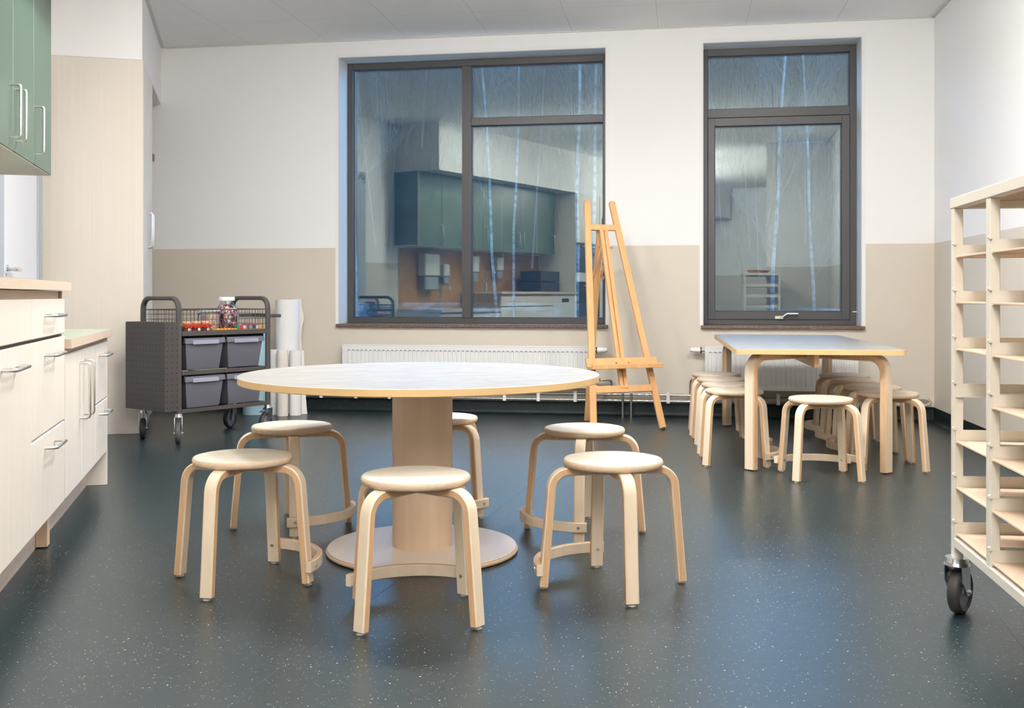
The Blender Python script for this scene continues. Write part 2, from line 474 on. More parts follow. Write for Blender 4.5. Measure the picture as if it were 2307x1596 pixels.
    def prism(self, poly, z0, z1, mi=0, mtop=None):
        n = len(poly)
        v = [(x, y, z0) for x, y in poly] + [(x, y, z1) for x, y in poly]
        fs = [(k, (k + 1) % n, (k + 1) % n + n, k + n) for k in range(n)] + [tuple(range(n - 1, -1, -1)), tuple(range(n, 2 * n))]
        return self.add(v, fs, [mi] * (n + 1) + [mi if mtop is None else mtop])
    def bar(self, p0, p1, w, t, side, mi=0, c=0.002):
        # rectangular bar from p0 to p1; side = direction across width w
        p0 = Vector(p0); p1 = Vector(p1); d = (p1 - p0).normalized()
        s = Vector(side); s = (s - d * s.dot(d)).normalized(); q = d.cross(s)
        sec = [(-w / 2 + c, -t / 2), (w / 2 - c, -t / 2), (w / 2, -t / 2 + c), (w / 2, t / 2 - c), (w / 2 - c, t / 2), (-w / 2 + c, t / 2), (-w / 2, t / 2 - c), (-w / 2, -t / 2 + c)]
        v = [p + s * a + q * b for p in (p0, p1) for a, b in sec]
        fs = [(k, (k + 1) % 8, (k + 1) % 8 + 8, k + 8) for k in range(8)] + [tuple(range(7, -1, -1)), tuple(range(8, 16))]
        return self.add(v, fs, mi)
    def build(self, name, mats, parent=None):
        me = bpy.data.meshes.new(name)
        me.from_pydata(self.v, [], self.f)
        if not isinstance(mats, (list, tuple)): mats = [mats]
        for m in mats: me.materials.append(m)
        me.polygons.foreach_set('material_index', self.mi)
        me.polygons.foreach_set('use_smooth', self.sm)
        me.update()
        import bmesh as _b
        bm = _b.new(); bm.from_mesh(me); _b.ops.remove_doubles(bm, verts=bm.verts, dist=1e-6); _b.ops.recalc_face_normals(bm, faces=bm.faces); bm.to_mesh(me); bm.free()
        try: me.set_sharp_from_angle(angle=radians(38))
        except Exception: pass
        o = bpy.data.objects.new(name, me)
        C.objects.link(o)
        if parent: o.parent = parent
        return o

def tag(o, label=None, cat=None, group=None, kind=None):
    if label: o['label'] = label
    if cat: o['category'] = cat
    if group: o['group'] = group
    if kind: o['kind'] = kind
    return o

def thing(name, label, cat, loc, rz=0.0, group=None):
    o = bpy.data.objects.new(name, None)
    o.empty_display_size = 0.1
    C.objects.link(o)
    o.location = loc; o.rotation_euler = (0, 0, rz)
    return tag(o, label, cat, group)

def struct(o):
    o['kind'] = 'structure'
    return o

def kids(o):
    return [c for c in C.objects if c.parent == o]

def copy_tree(o, parent=None):
    c = o.copy(); C.objects.link(c); c.parent = parent
    for ch in kids(o): copy_tree(ch, c)
    return c

# ------------------------------------------------------------------ room frames
ZC = 2.793                       # ceiling height
K = 0.162
N0 = sqrt(1 + K * K)
WA = -math.atan(K)               # turn of the window wall
WU = Vector((1 / N0, -K / N0, 0)); WN = Vector((K / N0, 1 / N0, 0))   # along the wall (right), out of the room
W0 = Vector((0, 7.677, 0))
def wp(s, y, z=0.0): return W0 + WU * s + WN * y + Vector((0, 0, z))
LD = Vector((-0.2514, 0.9679, 0)); LN = Vector((0.9679, 0.2514, 0))   # along kitchen run, into the room
L0 = Vector((-0.6135, 0, 0))
LA = atan2(0.9679, -0.2514)
def lp(a, b, z=0.0): return L0 + LD * a + LN * b + Vector((0, 0, z))
R0 = Vector((1.867, 0, 0)); RD = Vector((0.1435, 0.9896, 0)); RN = Vector((0.9896, -0.1435, 0))  # along right wall, outward
def rp(a, b, z=0.0): return R0 + RD * a + RN * b + Vector((0, 0, z))

def isect(p, d, q, e):
    # 2D line intersection
    den = d.x * e.y - d.y * e.x
    t = ((q.x - p.x) * e.y - (q.y - p.y) * e.x) / den
    return p + d * t
cBL = isect(W0, WU, lp(0, -0.6), LD)        # back left corner
cBR = isect(W0, WU, R0, RD)                 # back right corner
sL = (cBL - W0).dot(WU); sR = (cBR - W0).dot(WU)

# ------------------------------------------------------------------ shell
# floor outline (room interior, a little beyond the walls)
jogY = 1.75
pJ1 = rp((jogY) / 0.9896, 0)
pJ2 = Vector((1.38, 1.86, 0))
pB2 = Vector((1.38, -3.6, 0))
pB1 = lp(-3.75, -0.6)
outline = [cBL, cBR, pJ1, pJ2, pB2, pB1]
def grown(pts, g):
    c = sum(pts, Vector()) / len(pts)
    return [(p + (p - c).normalized() * g) for p in pts]
fo = [(p.x, p.y) for p in grown(outline, 0.12)]
struct(MB().prism(fo[::-1], -0.12, 0.0).build('floor', FLOOR))
# seams of the floor sheets
def seam(p, q, name):
    d = (Vector(q) - Vector(p)); 
    m = MB(); m.bar((p[0], p[1], 0.0002), (q[0], q[1], 0.0002), 0.0022, 0.0010, (-d.y, d.x, 0), c=0.0002)
    return struct(m.build(name, SEAM))
SEAM = plain('floor_weld', (0.05, 0.07, 0.075), 0.35)
seam((-0.60, 2.20), (-0.335, 3.24), 'trim_1')
seam((-0.318, 3.245), (0.29, 5.6), 'trim_2')
seam((1.86, 5.10), (1.10, 1.9), 'trim_3')

ce = MB()
rel = [(WU.dot(Vector((x, y, 0)) - W0), WN.dot(Vector((x, y, 0)) - W0)) for x, y in fo[::-1]]
ce.prism(rel, ZC, ZC + 0.1)
co = ce.build('ceiling', CEIL); co.location = W0; co.rotation_euler = (0, 0, WA); struct(co)

# window wall with two openings, in wall-local coordinates (x along wall, y outward)
OP = [(-1.329, 0.690, 0.655, 2.669), (1.378, 2.472, 0.655, 2.675)]
TH = 0.36
wm = MB()
xs = [sL - 0.3, OP[0][0], OP[0][1], OP[1][0], OP[1][1], sR + 0.3]
wm.box(xs[0], xs[1], 0, TH, 0, ZC); wm.box(xs[2], xs[3], 0, TH, 0, ZC); wm.box(xs[4], xs[5], 0, TH, 0, ZC)
for (a, b2, z0, z1) in OP:
    wm.box(a, b2, 0, TH, 0, z0); wm.box(a, b2, 0, TH, z1, ZC)
wb = wm.build('wall_back', WALL); wb.location = W0; wb.rotation_euler = (0, 0, WA); struct(wb)

def wall_strip(name, p, q, out, th=0.15, z0=0, z1=ZC, mat=WALL):
    p = Vector(p); q = Vector(q); o = Vector(out)
    m = MB(); m.prism([(p.x, p.y), (q.x, q.y), (q.x + o.x * th, q.y + o.y * th), (p.x + o.x * th, p.y + o.y * th)], z0, z1)
    return struct(m.build(name, mat))
wall_strip('wall_left', lp(-3.75, -0.6), cBL, -LN)
wall_strip('wall_right', pJ1, cBR, RN)
jd = (pJ2 - pJ1).normalized()
wall_strip('wall_front_right', pJ1, pJ2, Vector((jd.y, -jd.x, 0)) if jd.x * 0 + (-jd.x) > 0 and False else Vector((0, -1, 0)), 0.12)
wall_strip('wall_side', pJ2, pB2, Vector((1, 0, 0)), 0.12)
wall_strip('wall_front', pB1, pB2, Vector((0, -1, 0)), 0.15)

# skirting, coved up from the floor sheet, with a light weld line on top
def skirt(name, p, q, inward, h=0.098, t=0.004):
    p = Vector(p); q = Vector(q); i = Vector(inward)
    m = MB()
    prof = [(0.0, h), (t, h), (t, 0.03), (t + 0.004, 0.016), (t + 0.012, 0.006), (t + 0.026, 0.0009), (0, 0.0009)]
    v = []
    for P in (p, q):
        for (d, z) in prof: v.append((P.x + i.x * d, P.y + i.y * d, z))
    n = len(prof)
    m.add(v, [(k, (k + 1) % n, (k + 1) % n + n, k + n) for k in range(n)] + [tuple(range(n - 1, -1, -1)), tuple(range(n, 2 * n))], 0, True)
    m.bar((p.x + i.x * .004, p.y + i.y * .004, h + .0012), (q.x + i.x * .004, q.y + i.y * .004, h + .0012), 0.005, 0.0024, inward, 1, c=0.0003)
    return struct(m.build(name, [BASEB, plain('weld_line', (0.30, 0.30, 0.28), 0.4)]))
skirt('baseboard_back', wp(sL, 0), wp(sR, 0), -WN)
skirt('baseboard_right', cBR, pJ1, -RN)
skirt('baseboard_left', lp(4.98, -0.6), lp(5.60, -0.6), LN)
skirt('baseboard_corner', lp(7.50, -0.6), cBL, LN)

# bulkheads
def lbox(name, a0, a1, b0, b1, z0, z1, mat, tg=True):
    m = MB(); m.prism([tuple(lp(a0, b0))[:2], tuple(lp(a1, b0))[:2], tuple(lp(a1, b1))[:2], tuple(lp(a0, b1))[:2]], z0, z1)
    return struct(m.build(name, mat))
BW = plain('bulkhead_paint', (0.83, 0.81, 0.79), 0.55)
lbox('wall_bulkhead_kitchen', -3.7, 4.965, -0.6, -0.02, 2.25, ZC, BW)
aw = 8.44
lbox('wall_bulkhead_tall', 6.79, aw, -0.6, -0.005, 2.352, ZC, BW)
# L-shaped ceiling trims
def trim_line(name, p, q, inward, wd=0.024):
    p = Vector(p); q = Vector(q); i = Vector(inward)
    m = MB(); m.bar(p + i * wd / 2 + Vector((0, 0, ZC - .004)), q + i * wd / 2 + Vector((0, 0, ZC - .004)), wd, 0.008, inward, c=.001)
    return struct(m.build(name, TRIMM))
TRIMM = plain('ceiling_trim', (0.66, 0.64, 0.60), 0.6)
trim_line('trim_4', lp(6.79, -0.005), lp(8.36, -0.005), LN)
trim_line('trim_5', wp(-2.72, -0.001), wp(sR, -0.001), -WN, 0.012)
trim_line('trim_6', cBR, pJ1, -RN)

# ------------------------------------------------------------------ windows
def window(idx, op, panes_fn, sill_span):
    x0, x1, z0, z1 = op
    root = bpy.data.objects.new('window_%d' % idx, None); C.objects.link(root)
    root.location = W0; root.rotation_euler = (0, 0, WA); struct(root)
    Y = 0.20
    # plaster reveal lining and edge bead
    m = MB()
    t = 0.006
    m.box(x0, x0 + t, 0.0, Y + .01, z0, z1); m.box(x1 - t, x1, 0.0, Y + .01, z0, z1); m.box(x0 + t, x1 - t, 0.0, Y + .01, z1 - t, z1)
    m.build('reveal_lining', REVEAL, root)
    m = MB()
    for (a, b, c, d) in ((x0 - .022, x0, z0, z1 + .022), (x1, x1 + .022, z0, z1 + .022), (x0, x1, z1, z1 + .022)):
        m.box(a, b, -0.0025, 0.0, c, d)
    m.build('reveal_bead', plain('reveal_bead_white', (0.84, 0.83, 0.82), .5), root)
    m = MB(); m.cbox(sill_span[0], sill_span[1], -0.035, Y + .01, z0 - .022, z0 + .001, .003)
    m.build('window_sill', SILL, root)
    panes_fn(root, Y, x0 + t, x1 - t, z0 + .001, z1 - t)
    return root

def frame_rect(m, x0, x1, z0, z1, w, y0, y1, mi=0):
    wl_, wr, wb_, wt = w
    m.cbox(x0, x0 + wl_, y0, y1, z0, z1, .0015, mi); m.cbox(x1 - wr, x1, y0, y1, z0, z1, .0015, mi)
    m.cbox(x0 + wl_, x1 - wr, y0, y1, z0, z0 + wb_, .0015, mi); m.cbox(x0 + wl_, x1 - wr, y0, y1, z1 - wt, z1, .0015, mi)

def pane(root, x0, x1, z0, z1, y):
    m = MB(); m.box(x0, x1, y, y + .024, z0, z1); o = m.build('pane', PANE, root)
    m = MB()
    g = .007
    frame_rect(m, x0 - .001, x1 + .001, z0 - .001, z1 + .001, (g, g, g, g), y - .006, y)
    m.build('glazing_bead', plain('gasket', (0.05, 0.055, 0.065), .5), root)
    return o

def big_panes(root, Y, x0, x1, z0, z1):
    m = MB()
    frame_rect(m, x0, x1, z0, z1, (.044, .03, .042, .05), Y, Y + .075)
    m.build('window_frame', FRAMEG, root)
    MB().cbox(-.417, -.346, Y - .006, Y + .072, z0 + .042, z1 - .05, .002).build('mullion', FRAMEG, root)
    MB().cbox(-.346, x1 - .03, Y - .003, Y + .07, 2.158, 2.216, .002).build('transom', FRAMEG, root)
    yy = Y + .03
    pane(root, x0 + .044, -.417, z0 + .042, z1 - .05, yy)
    pane(root, -.346, x1 - .03, 2.216, z1 - .05, yy)
    pane(root, -.346, x1 - .03, z0 + .042, 2.158, yy)
window(1, OP[0], big_panes, (-1.338, 0.705))

def small_panes(root, Y, x0, x1, z0, z1):
    m = MB()
    frame_rect(m, x0, x1, z0, z1, (.034, .046, .038, .05), Y, Y + .075)
    m.build('window_frame', FRAMEG, root)
    MB().cbox(x0 + .034, x1 - .046, Y - .002, Y + .07, 2.167, 2.231, .002).build('transom', FRAMEG, root)
    pane(root, x0 + .034, x1 - .046, 2.231, z1 - .05, Y + .03)
    m = MB()
    frame_rect(m, x0 + .034 + .003, x1 - .046 - .003, z0 + .040, 2.163, (.047, .053, .056, .057), Y - .012, Y + .06)
    s = m.build('sash', FRAMEG, root)
    pane(root, x0 + .084, x1 - .102, z0 + .096, 2.106, Y + .022)
    # espagnolette handle
    hx = 1.945
    m = MB(); m.cbox(hx - .05, hx + .012, Y - .022, Y - .012, .698, .722, .002)
    m.cyl((hx, Y - .012, .712), (hx, Y - .05, .712), .011)
    m.tube([(hx, Y - .048, .712), (hx + .02, Y - .055, .728), (hx + .035, Y - .057, .737), (hx + .11, Y - .057, .737)], [.008, .008, .0085, .008], 10)
    m.build('handle', STEEL, root)
    MB().cbox(x1 - .03, x1 + .0, Y - .012, Y - .001, .748, .756, .001).build('restrictor_peg', PLASTW, root)
window(2, OP[1], small_panes, (1.366, 2.487))

# ------------------------------------------------------------------ outside
gm = MB()
def gz(x, y):
    # ground behind the house: flat, then rising woodland
    t = max(0.0, y - 15)
    base = -0.35 + 0.432 * t - 0.0022 * t * t + 0.5 * sin(x * .21 + y * .1) * min(1, t / 8)
    return base
NX, NY = 60, 44
vs = []
for j in range(NY + 1):
    for i in range(NX + 1):
        y = 8.35 + (j / NY) ** 1.4 * 62
        x = (-32 + 64 * i / NX) * (0.35 + y / 40)
        if j == 0: y = 8.35 - K * x + .0
        vs.append((x, y, gz(x, y)))
fs = [(j * (NX + 1) + i, j * (NX + 1) + i + 1, (j + 1) * (NX + 1) + i + 1, (j + 1) * (NX + 1) + i) for j in range(NY) for i in range(NX)]
mi = [0 if vs[j * (NX + 1)][1] > 17 else 1 for j in range(NY) for i in range(NX)]
gm.add(vs, fs, mi, True)
g = gm.build('ground_outside', [HILL, SNOW]); struct(g)

def branch(m, p, d, L, r, depth, rnd, mi=0):
    n = 5; pts = [Vector(p)]; dd = Vector(d).normalized()
    for k in range(n):
        dd = (dd + Vector((rnd.uniform(-.14, .14), rnd.uniform(-.14, .14), rnd.uniform(-.02, .12)))).normalized()
        pts.append(pts[-1] + dd * L / n)
    m.tube(pts, [r * (1 - .8 * k / n) for k in range(n + 1)], 4, mi)
    if depth > 0:
        for k in range(1, n + 1):
            for _ in range(2 if depth > 1 else 2):
                a = rnd.uniform(0, 2 * pi)
                nd = (dd * .7 + Vector((cos(a), sin(a) * .7, rnd.uniform(-.1, .7))) * .75).normalized()
                branch(m, pts[k], nd, L * rnd.uniform(.35, .55), r * .5, depth - 1, rnd, mi)

def tree(x, y, h, r, lean, seed, label, top=0.45):
    rnd = random.Random(seed)
    root = thing('birch_tree', label, 'tree', (x, y, gz(x, y) - .05), 0, 'birches outside the windows')
    m = MB(); n = 14; pts = []; p = Vector((0, 0, 0)); wob = Vector((lean, 0, 0))
    for k in range(n + 1):
        pts.append(p.copy())
        p += Vector((lean + rnd.uniform(-.035, .035), rnd.uniform(-.03, .03), 1.0)) * h / n
    m.tube(pts, [r * (1 - .8 * k / n) for k in range(n + 1)], 8)
    m.build('trunk', BARK, root)
    b = MB()
    for k in range(int(n * top), n):
        for _ in range(2):
            a = rnd.uniform(0, 2 * pi)
            branch(b, pts[k].lerp(pts[k + 1], rnd.random()), (cos(a), sin(a), rnd.uniform(.8, 2.2)), h * rnd.uniform(.08, .17), .008, 2, rnd)
    b.build('branches', TWIG, root)
    return root

tree(-2.10, 14.2, 7.5, .038, -.012, 3, 'pale birch trunk outside at left edge of the wide window', .3)
tree(-0.15, 14.8, 8.5, .024, -.055, 4, 'thin leaning birch outside, left of centre in wide window right pane', .3)
tree(0.02, 16.0, 8.5, .022, .028, 8, 'slender upright birch outside, centre of wide window right pane', .3)
tree(0.88, 14.5, 9.0, .034, .004, 5, 'stout pale birch outside, seen just left of the easel top', .35)
tree(1.20, 15.6, 9.0, .034, .018, 6, 'pale birch outside, seen at right edge of the wide window', .35)
tree(3.6, 14.6, 8.0, .032, .05, 9, 'branching birch outside, left part of the narrow window', .2)
tree(4.5, 15.5, 8.0, .028, -.03, 12, 'branching birch outside, right part of the narrow window', .2)

fm = MB(); rnd = random.Random(21)
for k in range(900):
    y = rnd.uniform(18, 46); x = rnd.uniform(-.55, .62) * y
    z = gz(x, y); hh = max(1.0, min(rnd.uniform(3.0, 7.0), .87 + .245 * y - z)); r = rnd.uniform(.010, .028)
    lx = rnd.uniform(-.12, .12)
    fm.cyl((x, y, z - .1), (x + lx * hh, y, z + hh), r, r * .25, 4, 0 if rnd.random() < .25 else 1, caps=False)
    for _ in range(7):
        t = rnd.uniform(.35, .95); a = rnd.uniform(-1, 1)
        p = Vector((x + lx * hh * t, y, z + hh * t)); q = p + Vector((a * 1.3, rnd.uniform(-.5, .5), rnd.uniform(.4, 1.5)))
        fm.cyl(p, q, r * .3, r * .1, 3, 0 if rnd.random() < .25 else 1, caps=False)
for k in range(1500):
    y = rnd.uniform(24, 50); x = rnd.uniform(-.55, .62) * y; z = gz(x, y); mi_ = 0 if rnd.random() < .3 else 1
    for _ in range(6):
        q = Vector((x + rnd.uniform(-.5, .5), y + rnd.uniform(-.2, .2), z + rnd.uniform(.5, 1.5)))
        fm.cyl((x, y, z - .1), q, .008, .003, 3, mi_, caps=False)
tag(fm.build('woodland', [TWIG, TWIG_D]), 'bare winter woodland covering the dark hillside outside', 'woodland', kind='stuff')

# ------------------------------------------------------------------ added fill lights out of view: globes and flat ceiling drums
def globe(x, y, label, z=2.42, r=.17, mat=None):  # invented globe, added to light walls and ceiling evenly
    t = thing('fill_globe', label, 'added light', (x, y, z), 0, 'added globe lights')
    prof = [(r * sin(pi * k / 24), -r * cos(pi * k / 24)) for k in range(25)]
    prof[0] = (0, -r); prof[-1] = (0, r)
    MB().lathe(prof, 32).build('added_globe', LIGHTG if y > 4 else LIGHT, t)
    MB().cyl((0, 0, r - .004), (0, 0, r + .04), .035, .030, 20).cyl((0, 0, r + .04), (0, 0, ZC - z - .025), .006, .006, 8).cyl((0, 0, ZC - z - .025), (0, 0, ZC - z - .001), .055, .055, 24).build('added_globe_stem', WHITEP, t)
    return t
def drum(x, y, label, r=.20, h=.038):  # invented flat drum, added to brighten the window wall
    t = thing('fill_drum', label, 'added ceiling light', (x, y, ZC - .001), 0, 'added drum lights')
    MB().lathe([(0, -h), (r - .02, -h), (r, -h + .015), (r, -.012)], 40).build('added_drum_diffuser', LIGHTD, t)
    MB().lathe([(r + .004, -.0115), (r + .004, -.0005), (0, -.0005)], 40).build('rim', WHITEP, t)
    return t
for (x, y, l) in ((.50, 4.20, 'added globe fill light nearest the windows'), (.35, 1.20, 'added globe fill light in front of the viewpoint, right'),
                  (-.30, .40, 'added globe fill light in front of the viewpoint, left'), (.20, -.30, 'added globe fill light beside the viewpoint'), (.0, -1.25, 'added globe fill light farthest from the windows')):
    globe(x, y, l, z=2.25 if y > 4 else 2.42)
drum(1.40, 4.05, 'added flat round fill light near the rectangular table'); drum(-.25, 4.45, 'added flat round fill light behind the round table'); drum(-1.10, 4.61, 'small added flat round fill light toward the tall cabinet', r=.19)

# ------------------------------------------------------------------ stools
FR, SPL = 0.2135, math.tan(radians(4.8))
def leg_path():
    # (r, z) of centre line from under the seat to the foot, with normals pointing to the outer side
    zt = 0.346; Rb = 0.052; ang = radians(90 - 4.8)
    rl = FR - (zt - 0.006) * SPL
    tl = Rb * math.tan(ang / 2)
    pts = [(0.012, zt), (0.07, zt), (rl - tl, zt)]; nr = [(0, 1)] * 3
    cxr, czr = rl - tl, zt - Rb
    for k in range(1, 11):
        a = ang * k / 10
        pts.append((cxr + Rb * sin(a), czr + Rb * cos(a))); nr.append((sin(a), cos(a)))
    for z in (0.2, 0.1, 0.012, 0.007):
        pts.append((FR - (z - .006) * SPL, z)); nr.append((sin(ang), cos(ang)))
    return pts, nr
def leg_mb(az, w=.038, t=.024):
    pts, nr = leg_path(); ca, sa = cos(az), sin(az); c = .0035
    P = [(r * ca, r * sa, z) for r, z in pts]; N = [(a * ca, a * sa, b) for a, b in nr]
    sec = [(-t / 2, -w / 2 + c), (-t / 2 + c, -w / 2), (t / 2 - c, -w / 2), (t / 2, -w / 2 + c), (t / 2, w / 2 - c), (t / 2 - c, w / 2), (-t / 2 + c, w / 2), (-t / 2, w / 2 - c)]
    return MB().sweep(P, N, (-sa, ca, 0), sec, [0, 1, 0, 0, 0, 1, 0, 0])
def make_stool():
    root = thing('stool', 'x', 'stool', (0, 0, 0), 0)
    R = .1495; z1 = .3817; z0 = .358
    prof = [(0, z1), (R - .009, z1), (R - .004, z1 - .0012), (R - .0012, z1 - .0045), (R, z1 - .009), (R, z1 - .012), (R - .0012, z0 + .006), (R - .005, z0 + .002), (R - .011, z0), (0, z0)]
    MB().lathe(prof[::-1], 72, mis=[1, 1, 1, 1, 1, 1, 1, 0, 0]).build('seat', [BIRCH_TOP, PLY], root)
    for k in range(4):
        az = -pi / 4 + k * pi / 2 - pi / 2     # legs 0,1 face the camera when unturned
        lg = leg_mb(az).build('leg', [BIRCH, BIRCH_SIDE], root)
        x, y = FR * cos(az), FR * sin(az)
        MB().cyl((x, y, 0.0), (x, y, .0035), .012, .0115, 16).cyl((x, y, .0035), (x, y, .0085), .0085, .0085, 12).build('glide', PLASTG, lg)
    # bent footrest outside two legs (centred on +y)
    m = MB(); ri, ro = FR - .06 * SPL + .0125, FR - .06 * SPL + .0305
    a0, a1 = radians(45 - 7), radians(135 + 7); n = 22; P = []; N = []
    for k in range(n + 1):
        a = a0 + (a1 - a0) * k / n
        P.append(((ri + ro) / 2 * cos(a), (ri + ro) / 2 * sin(a), .060)); N.append((cos(a), sin(a), 0))
    t = (ro - ri); h = .034; c = .002
    sec = [(-t / 2, -h / 2 + c), (-t / 2 + c, -h / 2), (t / 2 - c, -h / 2), (t / 2, -h / 2 + c), (t / 2, h / 2 - c), (t / 2 - c, h / 2), (-t / 2 + c, h / 2), (-t / 2, h / 2 - c)]
    m.sweep(P, N, (0, 0, 1), sec, [0, 1, 0, 0, 0, 1, 0, 0])
    fr = m.build('footrest', [BIRCH, BIRCH_SIDE], root)
    for a in (pi / 4, 3 * pi / 4):
        d = Vector((cos(a), sin(a), 0))
        b = MB(); b.cyl(d * (ro - .001) + Vector((0, 0, .06)), d * (ro + .0022) + Vector((0, 0, .06)), .0062, .0055, 14)
        b.build('bolt', STEEL, fr)
        rin = FR - .06 * SPL - .012
        b = MB(); b.cyl(d * (rin + .001) + Vector((0, 0, .06)), d * (rin - .002) + Vector((0, 0, .06)), .0055, .005, 14)
        b.build('bolt', STEEL, fr)
    return root
PLASTG = plain('translucent_glide', (0.45, 0.43, 0.38), 0.4)
proto = make_stool(); first = [True]
def place_stool(x, y, phi, label, group):
    # phi: direction the footrest points to (world angle)
    s = proto if first[0] else copy_tree(proto)
    first[0] = False
    s.location = (x, y, 0); s.rotation_euler = (0, 0, phi - pi / 2)
    tag(s, label, 'stool', group)
    return s
G1 = 'birch stools around the round table'; G2 = 'birch stools around the rectangular table'
for (x, y, f, l) in (
    (-.263, 2.855, 90 + 9.2, 'birch stool nearest the viewer, front of the round table base'),
    (-.822, 3.192, 31.7, 'birch stool front left of the round table, seat edge marked green'),
    (-.832, 3.948, -30.3, 'birch stool rear left of the round table, near the trolley'),
    (.268, 3.870, 180 + 36, 'birch stool rear right of the round table, before the easel'),
    (.303, 3.137, 180 - 36.1, 'birch stool front right of the round table'),
    (-.288, 4.221, -86, 'birch stool mostly hidden behind the round table column')):
    place_stool(x, y, radians(f), l, G1)
for (x, y, f, l) in (
    (1.477, 5.002, 88.5, 'birch stool at the near short end of the rectangular table'),
    (1.156, 5.435, -7.7, 'birch stool nearest on the left side of the rectangular table'),
    (1.204, 5.812, -10.9, 'birch stool second from front on rectangular table left side'),
    (1.242, 6.175, -7.0, 'birch stool third from front on rectangular table left side'),
    (1.282, 6.556, -8.1, 'birch stool farthest back on rectangular table left side'),
    (1.900, 5.285, 172, 'birch stool nearest on the right side of the rectangular table'),
    (1.950, 5.660, 172, 'birch stool second from front on rectangular table right side'),
    (2.008, 6.070, 172, 'birch stool third from front on rectangular table right side'),
    (2.060, 6.480, 172, 'birch stool farthest back on rectangular table right side')):
    place_stool(x, y, radians(f), l, G2)

# ------------------------------------------------------------------ round table
rt = thing('round_table', 'large round pedestal table with pale grey top and birch edge', 'table', (-.3055, 3.566, 0), 0)
m = MB(); R = .6065; zt = .604
m.lathe([(0, zt - .0235), (R - .002, zt - .0235), (R, zt - .0215), (R, zt - .0022), (R, zt - .0012), (R - .0012, zt), (R - .003, zt), (0, zt)][::1], 128, mis=[1, 1, 1, 2, 2, 0, 0], c=(-.006, -.001))
m.build('tabletop', [TOPW, EDGE, CREAM], rt)
MB().lathe([(.1022, .018), (.1022, zt - .024)], 64).build('column', COLUMN, rt)
MB().lathe([(0, 0), (.315, 0), (.3245, .004), (.3255, .010), (.3225, .0135), (.3207, .0135), (.3207, .0175), (.318, .020), (0, .020)], 96, mis=[1, 1, 1, 1, 1, 1, 0, 0]).build('base', [BASEDISC, PLY], rt)

# ------------------------------------------------------------------ rectangular table
TL, TW = 1.934, .806
tdir = Vector((.1365, .9906, 0)); tx = Vector((.9906, -.1365, 0))
tc = Vector((1.0988, 5.13, 0)) + tx * TW / 2 + tdir * TL / 2
ta = atan2(tx.y, tx.x)
t2 = thing('rectangular_table', 'rectangular birch table with bent legs under the narrow window', 'table', tc, ta)
def rrect(w, l, r, n=6):
    out = []
    for (cx_, cy_, a0) in ((w / 2 - r, -l / 2 + r, -90), (w / 2 - r, l / 2 - r, 0), (-w / 2 + r, l / 2 - r, 90), (-w / 2 + r, -l / 2 + r, 180)):
        for k in range(n + 1):
            a = radians(a0 + 90 * k / n); out.append((cx_ + r * cos(a), cy_ + r * sin(a)))
    return out
zt = .6065
m = MB(); pl = rrect(TW, TL, .02)
m.prism(pl, zt - .026, zt - .0022, 1); m.prism(pl, zt - .0022, zt - .0008, 2); m.prism(rrect(TW - .002, TL - .002, .02), zt - .0008, zt, 0)
m.build('tabletop', [TOPW, EDGE, CREAM], t2)
def tleg(sx_, sy_):
    fx, fy = sx_ * (TW / 2 - .080), sy_ * (TL / 2 - .075)
    d = Vector((-sx_, -sy_, 0)).normalized(); sid = Vector((-d.y, d.x, 0)); T = .036; Wd = .062; zt2 = zt - .026 - T / 2; Rb = .075
    P = []; N = []
    o = Vector((fx, fy, 0))
    for z in (.006, .012, .25, zt2 - Rb): P.append(o + Vector((0, 0, z))); N.append(-d)
    for k in range(1, 11):
        a = pi / 2 * k / 10
        P.append(o + d * (Rb - Rb * cos(a)) + Vector((0, 0, zt2 - Rb + Rb * sin(a)))); N.append(-d * cos(a) + Vector((0, 0, sin(a))))
    P.append(o + d * .40 + Vector((0, 0, zt2))); N.append(Vector((0, 0, 1)))
    c = .006
    sec = [(-T / 2, -Wd / 2 + c), (-T / 2 + c, -Wd / 2), (T / 2 - c, -Wd / 2), (T / 2, -Wd / 2 + c), (T / 2, Wd / 2 - c), (T / 2 - c, Wd / 2), (-T / 2 + c, Wd / 2), (-T / 2, Wd / 2 - c)]
    lg = MB().sweep(P, N, sid, sec, [0, 1, 1, 0, 1, 1, 0, 0]).build('leg', [BIRCH, BIRCH_SIDE], t2)
    MB().cyl((fx, fy, 0), (fx, fy, .007), .014, .014, 16).build('glide', RUBBER, lg)
for a in (-1, 1):
    for b in (-1, 1): tleg(a, b)
MB().cbox(-.012, .012, -TL / 2 + .115, TL / 2 - .115, .508, zt - .026, .002).build('beam', BIRCH_SIDE, t2)

